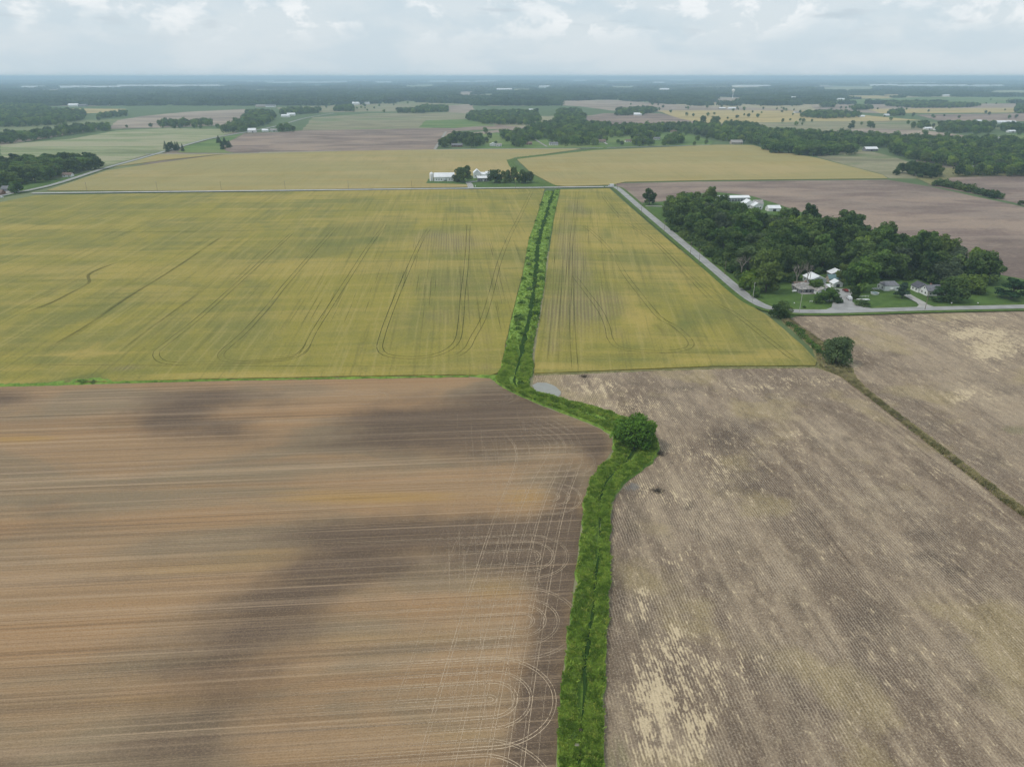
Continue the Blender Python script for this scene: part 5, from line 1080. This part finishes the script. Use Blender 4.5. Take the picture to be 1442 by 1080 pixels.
r = site('shed', 1170, 393, 'white-roofed barn at the back of the outbuildings', 'shed'); gable_block(r, 0, 10, 0, 6, 3.4, 2.0, 'y', M['grey_wall'], M['white_metal']); door(r, 4, 0, .05, 's', 3, 2.8, M['dark_door'], 'roller_door'); wins_w(r, 0, (4,), 2, w=.8, h=.8)
r = site('shed', 1173, 405.5, 'small white shed facing the wide drive', 'shed'); gable_block(r, 0, 6, 0, 5, 2.6, 1.7, 'y', M['white'], M['white_metal']); door(r, 3, 0, .05, 's', 2.2, 2.1, M['dark_door'], 'garage_door'); wins_w(r, 0, (2.5,), 1.6, w=.7, h=.8)
r = site('shed', 1158, 410, 'little white-roofed lean-to against the grey-roofed house', 'shed'); gable_block(r, 0, 4.5, 0, 4, 2.3, 1.3, 'x', M['white'], M['white_metal']); door(r, 2.2, 0, .05, 's', 1.0, 2.0); wins_w(r, 0, (2,), 1.5, w=.6, h=.6)

# round pool and the things on that lawn
def ring(name, r0, r1, z0, z1, mat, seg=28):
    V = []; Fs = []
    for k in range(seg):
        c_, s_ = cos(2*pi*k/seg), sin(2*pi*k/seg); V += [(c_*r0, s_*r0, z0), (c_*r0, s_*r0, z1), (c_*r1, s_*r1, z1), (c_*r1, s_*r1, z0)]
    for k in range(seg):
        a, b = 4*k, 4*((k+1) % seg); Fs += [(a, a+1, b+1, b), (a+1, a+2, b+2, b+1), (a+2, a+3, b+3, b+2)]
    return poly_mesh(name, V, Fs, mat)
def disc(name, r_, z, mat, seg=28): return poly_mesh(name, [(cos(2*pi*k/seg)*r_, sin(2*pi*k/seg)*r_, z) for k in range(seg)], [tuple(range(seg))], mat)
r = site('round_pool', 1231.5, 415, 'round above-ground pool with grey-green water on the lawn', 'pool'); link('wall', ring('pool_wall', 2.1, 2.2, 0, 1.2, M['silver']), None, r); link('rim', ring('pool_rim', 2.0, 2.35, 1.2, 1.27, M['frame']), None, r); link('water', disc('pool_water', 2.08, 1.05, M['pool_water']), None, r)
r = site('picnic_table', 1233.5, 408.2, 'long white table on the lawn beyond the round pool', 'table')
link('tabletop', box_mesh('tabletop', -2.4, 2.4, -.5, .5, .78, .88, M['white']), None, r)
for sy in (-1, 1): link('bench', box_mesh('bench', -2.3, 2.3, sy*.95-.17, sy*.95+.17, .42, .5, M['white']), None, r)
for sx in (-1.6, 1.6): link('leg', box_mesh('leg', sx-.06, sx+.06, -1.0, 1.0, 0, .42, M['white']), None, r); link('post', box_mesh('post', sx-.06, sx+.06, -.06, .06, .42, .78, M['white']), None, r)

# long shed and white house behind the wood
r = site('long_shed', 1012, 285, 'long low white-roofed shed behind the big wood', 'shed'); gable_block(r, 0, 33, 0, 10, 4.2, 1.6, 'x', M['silver'], M['white_metal'])
for k in range(10): link('wall_panel', box_mesh('wall_panel', 1+3.2*k, 3.6+3.2*k, -.08, -.005, .6, 3.4, M['grey_wall']), None, r)
door(r, 32, 0, .05, 's', 1.5, 2.3, M['frame'])
r = site('house', 1048, 294, 'large white house with many gables behind the big wood', 'house'); gable_block(r, 0, 11, 0, 10, 4.5, 3.4, 'y', M['white'], M['white_metal']); gable_block(r, 11, 20, 2, 10, 4.2, 3.0, 'x', M['white'], M['pale_roof'], chimney=True); gable_block(r, 6, 15, -8, -.1, 3.6, 2.8, 'y', M['white'], M['white_metal'])
wins_s(r, (2, 4.4), 0, 2.2, w=1.2, h=1.6); wins_s(r, (8, 10.5, 13), -8, 2, w=1.2, h=1.5); wins_s(r, (16, 18.4), 2, 2, w=1.2, h=1.5); wins_w(r, 0, (3, 7), 2.4, w=1.2, h=1.6); wins_w(r, 6, (-6, -3), 2, w=1.2, h=1.4); door(r, 3.2, 0, .1, 's')
r = site('barn', 1082, 298.5, 'pale grey barn right of the many-gabled white house', 'barn'); gable_block(r, 0, 12, 0, 8, 3.2, 2.2, 'x', M['white'], M['white_metal']); door(r, 6, 0, .05, 's', 3, 2.7, M['dark_door'], 'barn_door'); wins_w(r, 0, (4,), 1.9)
r = site('shed', 1011, 290, 'small white shed below the long low shed', 'shed'); gable_block(r, 0, 5, 0, 4, 2.4, 1.3, 'x', M['white'], M['white_metal']); door(r, 2.5, 0, .05, 's', 1, 2)

# farmyard on the cross road
r = site('barn', 611.5, 256.5, 'long white barn with a white metal roof on the cross road', 'barn'); gable_block(r, 0, 25, 0, 12, 5.2, 4.4, 'x', M['white'], M['white_metal']); wins_s(r, (3, 6, 9, 19, 22), 0, 2.2); door(r, 13.5, 0, .05, 's', 4, 3.6, M['silver'], 'barn_door')
for k in range(2): window(r, 0, 3+5*k, 2.4, 'w')
r = site('silo', 608, 255.8, 'white silo standing at the left end of the long white barn', 'silo')
V = []; Fs = []; sg = 20
for z_, rr2 in ((0, 2.5), (8.6, 2.5), (9.6, 1.9), (10.4, .9), (10.7, .05)):
    for k in range(sg): V.append((cos(2*pi*k/sg)*rr2, sin(2*pi*k/sg)*rr2, z_))
fw = [(j*sg+k, j*sg+(k+1) % sg, (j+1)*sg+(k+1) % sg, (j+1)*sg+k) for j in range(4) for k in range(sg)]
link('wall', poly_mesh('wall', V[:2*sg], fw[:sg], M['white']), None, r); link('dome', poly_mesh('dome', V, fw[sg:], M['white_metal']), None, r); link('ladder', box_mesh('ladder', -.25, .25, -2.65, -2.53, 0.3, 8.5, M['galv']), None, r)
r = site('barn', 667, 252, 'tall white gabled barn half hidden behind the largest farmyard tree', 'barn'); gable_block(r, 0, 9, 0, 16, 6.2, 3.8, 'y', M['white'], M['white_metal']); gable_block(r, 9, 17, 3, 13, 4.0, 2.4, 'x', M['white'], M['white_metal']); wins_s(r, (2.5, 6.5), 0, 2.6); door(r, 4.5, 0, .05, 's', 2.4, 2.8, M['silver'], 'barn_door')
r = site('farmhouse', 672.5, 257, 'dark farmhouse with a white roof in the farmyard', 'house'); gable_block(r, 0, 14, 0, 9, 4.3, 2.0, 'x', M['grey_wall'], M['white_metal'], chimney=True); wins_s(r, (2, 4.6, 10, 12.3), 0, 2, w=1.1, h=1.4); door(r, 7.2, 0, .1, 's', 1.1, 2.2, M['frame']); wins_w(r, 0, (3, 6.5), 2)
r = site('granary', 684, 253, 'small tall white granary right of the dark farmhouse', 'granary'); gable_block(r, 0, 7, 0, 7, 6.8, 2.0, 'x', M['white'], M['white_metal']); window(r, 3.5, 0, 4.6, 's'); door(r, 3.5, 0, .05, 's', 1.4, 2.2, M['silver'])
for i, (px, lb) in enumerate(((661.2, 'left white gate post at the farmyard drive'), (669.6, 'right white gate post at the farmyard drive'))):
    r = site('gate_post', px, 264.6, lb, 'gate post', 'gate posts at the farmyard drive'); link('post', box_mesh('post', -.35, .35, -.35, .35, 0, 1.9, M['white']), None, r); link('cap', box_mesh('cap', -.45, .45, -.45, .45, 1.9, 2.05, M['frame']), None, r)

# smaller houses further off: (x, y, width, depth, wall height, roof height, ridge axis, wall, roof, name, category, label)
SMALL = [
 (2, 270, 15, 9, 3, 2.6, 'x', 'grey_wall', 'grey_roof', 'house', 'house', 'grey-roofed house at the left edge of the road'),
 (-14, 276, 12, 9, 3, 2.4, 'x', 'brick', 'brown_roof', 'house', 'house', 'brown-roofed house just at the left picture edge'),
 (88, 250, 11, 8, 3, 2.4, 'x', 'white', 'brown_roof', 'house', 'house', 'small house tucked in the left roadside wood'),
 (636, 207.3, 20, 10, 3, 2.8, 'x', 'brick', 'grey_roof', 'house', 'house', 'brown house under the first village clump'),
 (690, 206.3, 12, 9, 3.4, 2.6, 'y', 'white', 'white_metal', 'house', 'house', 'bright white village cottage on the open lawn'),
 (699, 206.8, 10, 7, 3, 2.2, 'x', 'white', 'pale_roof', 'house', 'house', 'low pale annexe right of the bright white village cottage'),
 (739, 204.5, 14, 9, 3, 2.6, 'x', 'brick', 'brown_roof', 'house', 'house', 'brown-roofed cottage beside the curving village drive'),
 (774, 205.3, 16, 9, 3.2, 2.6, 'x', 'white', 'grey_roof', 'house', 'house', 'white grey-roofed house left of the big village trees'),
 (841, 201.5, 17, 10, 3.2, 3.0, 'x', 'tan_wall', 'brown_roof', 'house', 'house', 'tan house with a brown roof at the end of the village trees'),
 (852, 187, 22, 9, 3, 2.4, 'x', 'white', 'pale_roof', 'house', 'house', 'long pale house in the upper village'),
 (838, 184, 16, 9, 3, 2.4, 'x', 'grey_wall', 'dark_roof', 'house', 'house', 'dark-roofed house left of the long pale house'),
 (910, 192, 10, 7, 3, 2.2, 'x', 'white', 'white_metal', 'shed', 'shed', 'tiny white shed on the village green'),
 (945, 187.5, 13, 8, 3, 2.2, 'x', 'tan_wall', 'brown_roof', 'house', 'house', 'brown-roofed house behind the bright paddock'),
 (1030, 203.6, 22, 11, 3.6, 4.0, 'x', 'tan_wall', 'pale_roof', 'house', 'house', 'large tan gabled house at the corner of the golden wheat'),
 (1219, 213.5, 22, 12, 4, 3.0, 'x', 'grey_wall', 'white_metal', 'barn', 'barn', 'white-roofed barn on the olive meadow'),
 (1368, 217, 20, 12, 3.6, 2.6, 'x', 'white', 'white_metal', 'barn', 'barn', 'white-roofed barn deep in the right tree belt'),
 (1303, 183.2, 18, 10, 3.4, 2.6, 'x', 'white', 'white_metal', 'barn', 'barn', 'left white barn beyond the pinkish strip'),
 (1317, 183.8, 14, 9, 3.2, 2.4, 'x', 'white', 'white_metal', 'barn', 'barn', 'right white barn beyond the pinkish strip'),
 (1408, 198, 34, 12, 3.6, 2.8, 'x', 'white', 'pale_roof', 'house', 'house', 'long grey-roofed house of the right hamlet'),
 (1428, 210, 26, 14, 3.6, 3.0, 'x', 'grey_wall', 'grey_roof', 'house', 'house', 'big grey-roofed house at the right picture edge'),
 (1360, 240, 12, 8, 3, 2.2, 'x', 'white', 'white_metal', 'shed', 'shed', 'small pale shed at the foot of the right tree belt'),
 (349, 187, 18, 12, 5, 4.2, 'x', 'white', 'white_metal', 'barn', 'barn', 'bright white barn of the farm on the left road bend'),
 (369, 186, 14, 9, 3.4, 2.6, 'x', 'white', 'white_metal', 'house', 'house', 'white farmhouse right of the bright white barn'),
 (380, 185.6, 16, 9, 3.4, 2.6, 'x', 'white', 'pale_roof', 'shed', 'shed', 'pale long shed at the right of the bend farm'),
 (396, 165.6, 26, 14, 5, 3.4, 'x', 'white', 'white_metal', 'barn', 'barn', 'lower white barn of the farm by the lane end'),
 (404, 163.3, 26, 14, 5, 3.4, 'x', 'white', 'white_metal', 'barn', 'barn', 'upper white barn of the farm by the lane end'),
 (893, 163.2, 26, 16, 4, 5.0, 'x', 'white', 'white_metal', 'barn', 'barn', 'white high-roofed barn left of the gold field'),
 (1026, 154.4, 30, 14, 4.4, 3.0, 'x', 'white', 'white_metal', 'barn', 'barn', 'bright white barn before the far forest'),
 (1013, 154.2, 26, 12, 3.6, 2.6, 'x', 'grey_wall', 'white_metal', 'barn', 'barn', 'duller barn left of the bright barn before the far forest'),
 (1119, 160, 26, 14, 4.4, 3.0, 'x', 'white', 'pale_roof', 'barn', 'barn', 'pale barn at the left end of a far copse'),
 (1211, 165.5, 16, 10, 3.4, 2.6, 'x', 'white', 'white_metal', 'barn', 'barn', 'small white barn at the right end of a far copse'),
 (1246, 163.6, 16, 10, 3.4, 2.6, 'x', 'white', 'white_metal', 'barn', 'barn', 'small white barn left of a far garden clump'),
 (1402, 174.5, 60, 16, 4.4, 3.2, 'x', 'white', 'white_metal', 'long_shed', 'shed', 'long white shed beyond the right hamlet'),
 (1375, 172.4, 16, 10, 3.6, 2.6, 'x', 'white', 'white_metal', 'barn', 'barn', 'small white barn left of the long white shed'),
 (1340, 150.8, 22, 14, 5, 3, 'x', 'white', 'white_metal', 'barn', 'barn', 'tiny white barn in the far right tree line'),
 (1328, 136.6, 60, 24, 8, 5, 'x', 'white', 'white_metal', 'barn', 'barn', 'white barn on the far bright green field'),
 (496, 147.8, 34, 18, 7, 5, 'x', 'white', 'white_metal', 'barn', 'barn', 'white barn left of the far grain bins'),
 (360, 151.5, 60, 20, 6, 4, 'x', 'tan_wall', 'pale_roof', 'barn', 'barn', 'tan long building behind the lane end farm'),
 (374, 151.5, 40, 20, 6, 4, 'x', 'white', 'grey_roof', 'barn', 'barn', 'grey-roofed building behind the lane end farm'),
 (96, 150.5, 40, 20, 7, 5, 'x', 'white', 'white_metal', 'barn', 'barn', 'white building above the small orange-tan field'),
 (110, 150.5, 34, 18, 6, 4, 'x', 'grey_wall', 'grey_roof', 'barn', 'barn', 'grey building above the small orange-tan field'),
 (141, 148.6, 80, 20, 6, 4, 'x', 'white', 'white_metal', 'long_shed', 'shed', 'long pale shed in the far left woods'),
 (617, 157.3, 26, 12, 4, 3, 'x', 'tan_wall', 'pale_roof', 'house', 'house', 'pale house in front of the far copse'),
 (921, 197.5, 13, 8, 3, 2.2, 'x', 'white', 'grey_roof', 'house', 'house', 'small grey-roofed house left of the bright paddock'),
 (881, 201, 12, 8, 3, 2.2, 'x', 'white', 'brown_roof', 'house', 'house', 'small brown-roofed house right of the tan village house'),
 (1126, 205, 14, 8, 3, 2.2, 'x', 'white', 'pale_roof', 'house', 'house', 'pale house half hidden above the bright grove'),
 (1420, 187, 18, 9, 3, 2.2, 'x', 'white', 'white_metal', 'shed', 'shed', 'white shed between the right hamlet and the long white shed'),
 (1345, 200, 16, 9, 3, 2.4, 'x', 'tan_wall', 'grey_roof', 'house', 'house', 'tan house at the left side of the right hamlet'),
 (1390, 205, 15, 9, 3, 2.4, 'x', 'white', 'brown_roof', 'house', 'house', 'brown-roofed house on the lawns of the right hamlet'),
 (1180, 141.5, 40, 16, 6, 4, 'x', 'white', 'white_metal', 'barn', 'barn', 'white barn at the left end of the far bright green field'),
 (745, 157, 26, 14, 5, 3, 'x', 'white', 'white_metal', 'barn', 'barn', 'white barn at the edge of the round wood'),
]
for (px, py, w, d, h, rh, ax, wm, rm, nm, ct, lb) in SMALL:
    r = site(nm, px, py, lb, ct); gable_block(r, 0, w, 0, d, h, rh, ax, M[wm], M[rm], over=.5)
    dist = G(px, py).length
    if dist < 2200:
        k = max(2, int(w/4)); ws = 1.2 if ct == 'house' else 1.0
        for q in range(k):
            x = w*(q+.5)/k
            if q == k//2: door(r, x, 0, .05, 's', 1.1 if ct == 'house' else 3, 2.2 if ct == 'house' else 2.8, M['dark_door'] if ct != 'house' else M['door'])
            else: window(r, x, 0, 1.8, 's', ws, ws)
# grain bins
for k in range(4):
    r = site('grain_bin', 509.5+3.2*k, 147.2, 'white grain bin in the row beyond the weedy field', 'grain bin', 'grain bins in the far row')
    V = []; sg = 14
    for z_, q in ((0, 5.2), (8, 5.2), (11.5, .4)):
        for j in range(sg): V.append((cos(2*pi*j/sg)*q, sin(2*pi*j/sg)*q, z_))
    fw = [(j*sg+i, j*sg+(i+1) % sg, (j+1)*sg+(i+1) % sg, (j+1)*sg+i) for j in range(2) for i in range(sg)]
    link('wall', poly_mesh('wall', V[:2*sg], fw[:sg], M['white_metal']), None, r); link('roof', poly_mesh('roof', V, fw[sg:], M['galv']), None, r)
# water tower
r = site('water_tower', 1031.5, 139, 'pale water tower rising above the far forest', 'water tower')
V = []; sg = 18
prof = [(0, 3.0), (4, 1.6), (32, 1.5), (36, 5), (40, 8.6), (45, 9.2), (50, 7.0), (53, 2.5), (54, .1)]
for z_, q in prof:
    for j in range(sg): V.append((cos(2*pi*j/sg)*q, sin(2*pi*j/sg)*q, z_))
fw = [(j*sg+i, j*sg+(i+1) % sg, (j+1)*sg+(i+1) % sg, (j+1)*sg+i) for j in range(len(prof)-1) for i in range(sg)]
link('shaft', poly_mesh('shaft', V[:3*sg], fw[:2*sg], M['white']), None, r); link('tank', poly_mesh('tank', V, fw[2*sg:], M['white']), None, r)
# far warehouses
for px, py, w in WH:
    g = G(px, py); ww = w*g.y/917*.9
    r = tag(empty('warehouse', (g.x, g.y, 0.1), GRID), '%s white building in the hazy far-off strip, %s' % ('long' if w > 24 else 'mid-sized' if w > 15 else 'short', 'left third of the skyline' if px < 300 else 'middle-left skyline' if px < 560 else 'above the farmyard' if px < 780 else 'right of centre' if px < 1000 else 'right side of the skyline'), 'warehouse', 'far-off pale industrial buildings')
    dd = min(320, ww*.6); gable_block(r, 0, ww, 0, dd, 14 if w > 10 else 8, 8, 'x', M['white'], M['white_metal'], over=1)

# ------------------------------------------------------------------ poles
PA = []; TVv = []; TFf = []; tube(TVv, TFf, (0, 0, -.3), (0, 0, 10.5), .17, .11, 8); pole_m = mesh_np('pole', TVv, TFf); pole_m.materials.append(M['pole'])
arm_m = box_mesh('crossarm', -1.2, 1.2, -.06, .06, 9.7, 9.86, M['pole']); ins = box_mesh('insulator', -.06, .06, -.06, .06, 9.86, 10.08, M['ceramic'])
pole_p = mesh_np('pole', TVv, TFf); pole_p.materials.append(M['pole_pale'])
def upole(px, py, label, group=None, rz=0.0, pm=pole_m, h=1.0):
    r = site('utility_pole', px, py, label, 'utility pole', group, GRID+rz, .3); r.scale = (1, 1, h); link('pole', pm, None, r); link('crossarm', arm_m, None, r)
    for x in (-1.05, -.5, .5, 1.05): i_ = link('insulator', ins, None, r); i_.location = (x, 0, 0)
for px, lb in ((123, 'leftmost wooden pole along the cross road'), (222, 'pole on the cross road behind the left wheat field'), (312, 'third pole from the left on the cross road'), (402, 'pole midway along the cross road'), (491, 'pole on the cross road left of the farmyard'), (580, 'pole on the cross road just left of the long white barn'), (726, 'pole near the farmyard tree row')):
    upole(px, 268.8-(px-123)*.0068+1.6, lb, 'utility poles along the cross road', pi/2)
for px, py, lb in ((869, 272, 'pole nearest the road junction'), (903, 303, 'pole opposite the lane by the lone tree'), (935, 329, 'pole on the left verge along the wood'), (972, 361, 'pole halfway down the diagonal road'), (984, 372, 'pole just below the halfway pole on the diagonal road')):
    upole(px, py, lb, 'utility poles along the diagonal road', .9)
upole(1020, 388, 'pole on the wood side of the diagonal road', 'utility poles along the diagonal road', .9, h=.9)
upole(1059, 428, 'leaning-looking pale pole on the grass corner of the bend', 'utility poles along the diagonal road', .9, pole_p, 1.2)
upole(1125, 443, 'tall pale pole at the roadside below the grey-roofed house', None, pi/2, pole_p, 1.35)
upole(1302, 438, 'wooden pole at the mouth of the narrow drive', None, pi/2)
upole(1139, 402, 'pole with a lamp behind the grey-roofed house', None, .4, h=1.2)
for px, lb in ((726, 'thin pole in front of the village cottages'), (795, 'thin pole at the big village trees')): upole(px, 209.6, lb, 'village street poles', pi/2)

# ------------------------------------------------------------------ vehicles
def car(px, py, rz, label, cat, paint, name='parked_car', L=4.6, H=1.5, van=False, z=.8, group=None):
    r = site(name, px, py, label, cat, group, rz, z); w = 1.8
    if van: prof = [(-L/2, .35), (L/2, .35), (L/2, 1.0), (L/2-.9, 1.15), (L/2-1.5, H), (-L/2, H)]; cab = [(L/2-1.62, 1.2), (L/2-1.05, 1.2), (L/2-1.6, H-.12), (L/2-1.9, H-.12)]
    else: prof = [(-L/2, .35), (L/2, .35), (L/2, .8), (L/2-1.1, .95), (L/2-1.7, H), (-L/2+1.1, H), (-L/2+.4, .98), (-L/2, .9)]; cab = [(L/2-1.25, .98), (L/2-1.75, H-.1), (-L/2+1.2, H-.1), (-L/2+.7, 1.0)]
    n_ = len(prof); V = [(x, -w/2, z_) for x, z_ in prof]+[(x, w/2, z_) for x, z_ in prof]; Fs = [tuple(range(n_)), tuple(reversed(range(n_, 2*n_)))]+[(i, i+n_, (i+1) % n_+n_, (i+1) % n_) for i in range(n_)]
    bm = bmesh.new(); vv = [bm.verts.new(v) for v in V]; [bm.faces.new([vv[i] for i in f]) for f in Fs]; bmesh.ops.recalc_face_normals(bm, faces=bm.faces[:]); bmesh.ops.bevel(bm, geom=bm.edges[:], offset=.07, segments=2, affect='EDGES'); me = bpy.data.meshes.new('body'); bm.to_mesh(me); bm.free(); me.materials.append(paint); link('body', me, None, r)
    for sy in (-1, 1): link('side_window', poly_mesh('side_window', [(x, sy*(w/2+.012), z_) for x, z_ in cab], [(0, 1, 2, 3)], M['glass']), None, r)
    for sx in (-L*.31, L*.31):
        for sy in (-1, 1):
            V = [(cos(2*pi*k/14)*.33+sx, sy*w/2+dy, sin(2*pi*k/14)*.33+.33) for dy in (-.1, .1) for k in range(14)]
            wl = link('wheel', poly_mesh('wheel', V, [tuple(range(14)), tuple(range(14, 28))]+[(k, (k+1) % 14, 14+(k+1) % 14, 14+k) for k in range(14)], M['rubber']), None, r)
    for sy in (-.6, .6): link('headlight', box_mesh('headlight', L/2-.02, L/2+.03, sy-.18, sy+.18, .62, .78, M['ceramic']), None, r)
    return r
r = car(860.5, 263.6, radians(175), 'white box van turning at the top of the diagonal road', 'van', M['car_white'], 'box_van', 6.6, 2.7, True)
car(1176, 422.5, radians(100), 'white car parked left of the wide drive', 'car', M['car_white'])
car(1195.5, 423.5, radians(82), 'white minivan parked right of the wide drive', 'van', M['car_white'], 'parked_van', 4.9, 1.9, True)
car(1190, 412, radians(95), 'dark red car at the head of the wide drive', 'car', M['car_red'])
car(2, 280, radians(20), 'white car in the gravel yard at the left edge', 'car', M['car_white'])
r = site('trailer', 1207, 424.5, 'low white flat trailer beside the shrub bed', 'trailer', z=.3); link('bed', box_mesh('bed', 0, 7, -1.1, 1.1, .6, .95, M['white']), None, r); link('drawbar', box_mesh('drawbar', -1.6, 0, -.08, .08, .6, .72, M['galv']), None, r)
for sy in (-1.18, 1.18):
    V = [(cos(2*pi*k/12)*.35+4.4, sy+dy, sin(2*pi*k/12)*.35+.35) for dy in (-.1, .1) for k in range(12)]; link('wheel', poly_mesh('wheel', V, [tuple(range(12)), tuple(range(12, 24))]+[(k, (k+1) % 12, 12+(k+1) % 12, 12+k) for k in range(12)], M['rubber']), None, r)
r = site('propane_tank', 1118, 413, 'white propane tank left of the low rambling house', 'propane tank', z=.5)
V = []; sg = 14; pr = [(-1.5, .05), (-1.35, .35), (-1.1, .5), (1.1, .5), (1.35, .35), (1.5, .05)]
for x_, q in pr:
    for j in range(sg): V.append((x_, cos(2*pi*j/sg)*q, .9+sin(2*pi*j/sg)*q))
link('tank', poly_mesh('tank', V, [(j*sg+i, j*sg+(i+1) % sg, (j+1)*sg+(i+1) % sg, (j+1)*sg+i) for j in range(len(pr)-1) for i in range(sg)], M['white']), None, r)
for x_ in (-.9, .9): link('leg', box_mesh('leg', x_-.1, x_+.1, -.35, .35, 0, .5, M['galv']), None, r)
for px, py, w_, lb in ((1160, 426, 5.5, 'low white rail fence before the low rambling house'), (1140, 427, 4.5, 'short white rail fence at the porch of the low rambling house'), (1209, 420, 6, 'white rail fence right of the wide drive')):
    r = site('rail_fence', px, py, lb, 'fence', z=.45)
    for k in range(4): link('post', box_mesh('post', w_*k/3-.06, w_*k/3+.06, -.06, .06, 0, 1.1, M['white']), None, r)
    for zr in (.45, .9): link('rail', box_mesh('rail', 0.06, w_-.06, -.03, .03, zr, zr+.14, M['white']), None, r)
# roadside posts
for px, py, lb in ((1376, 431, 'white mailbox on the verge of the right lawn'), (1339, 431, 'white mailbox on the verge below the round dark tree'), (1118, 431, 'small white marker on the grass left of the tall pale pole')):
    r = site('mailbox', px, py, lb, 'mailbox', z=.6); link('post', box_mesh('post', -.07, .07, -.07, .07, 0, 1.0, M['pole']), None, r); link('box', box_mesh('box', -.18, .18, -.35, .35, 1.0, 1.4, M['white']), None, r)
# brush pile and the rock in the ditch
bp_V = []; bp_F = []; rr = random.Random(9)
for k in range(70):
    a = rr.uniform(0, 6.28); e = rr.uniform(0, 2.4); x, y = cos(a)*e, sin(a)*e*.6; d = Vector((rr.uniform(-1, 1), rr.uniform(-1, 1), rr.uniform(-.1, .5))).normalized(); q = Vector((x, y, rr.uniform(.1, .6))); tube(bp_V, bp_F, q, q+d*rr.uniform(.8, 2), .06, .02, 4)
bm_ = mesh_np('brush_pile', bp_V, bp_F)
for px, py, lb, s in ((925, 692, 'pile of dark dead branches on the stubble by the ditch bend', 1.0), (928, 640, 'heap of bare sticks right of the big ditch tree', 1.1), (822, 531, 'dark clod heap at the top of the stubble field', .9)):
    g = G(px, py); o = link('brush_pile', bm_, M['bark']); o.location = (g.x, g.y, .12); o.scale = (s, s, s); tag(o, lb, 'brush pile')
rk = bmesh.new(); bmesh.ops.create_icosphere(rk, subdivisions=3, radius=1)
for v in rk.verts: v.co *= 1 + .3*mnoise.noise(v.co*1.3); v.co.z *= .6
me = bpy.data.meshes.new('boulder'); rk.to_mesh(me); rk.free()
for px, py, lb, s in ((817, 1034, 'dark boulder in the ditch near the bottom of the picture', .6), (812, 1056, 'pale boulder in the ditch near the bottom of the picture', .7)):
    g = G(px, py); o = link('boulder', me.copy(), M['deadwood'] if 'pale' in lb else M['bark']); o.location = (g.x, g.y, 1.15); o.scale = (s, s*.8, s); tag(o, lb, 'boulder')

# ------------------------------------------------------------------ the air
hz = NT('air'); pv = hz.new('ShaderNodeVolumePrincipled'); pv.inputs['Color'].default_value = (0.60, 0.81, 1.0, 1); pv.inputs['Density'].default_value = HAZE; pv.inputs['Anisotropy'].default_value = 0.1
hz.t.links.new(pv.outputs[0], hz.out.inputs['Volume'])
hb = box_mesh('haze', -48000, 48000, -48000, 48000, -1.0, 136, hz.m); o = link('haze', hb); tag(o, 'pale blue haze over the whole plain', kind='stuff')
print('done', len(bpy.data.objects))
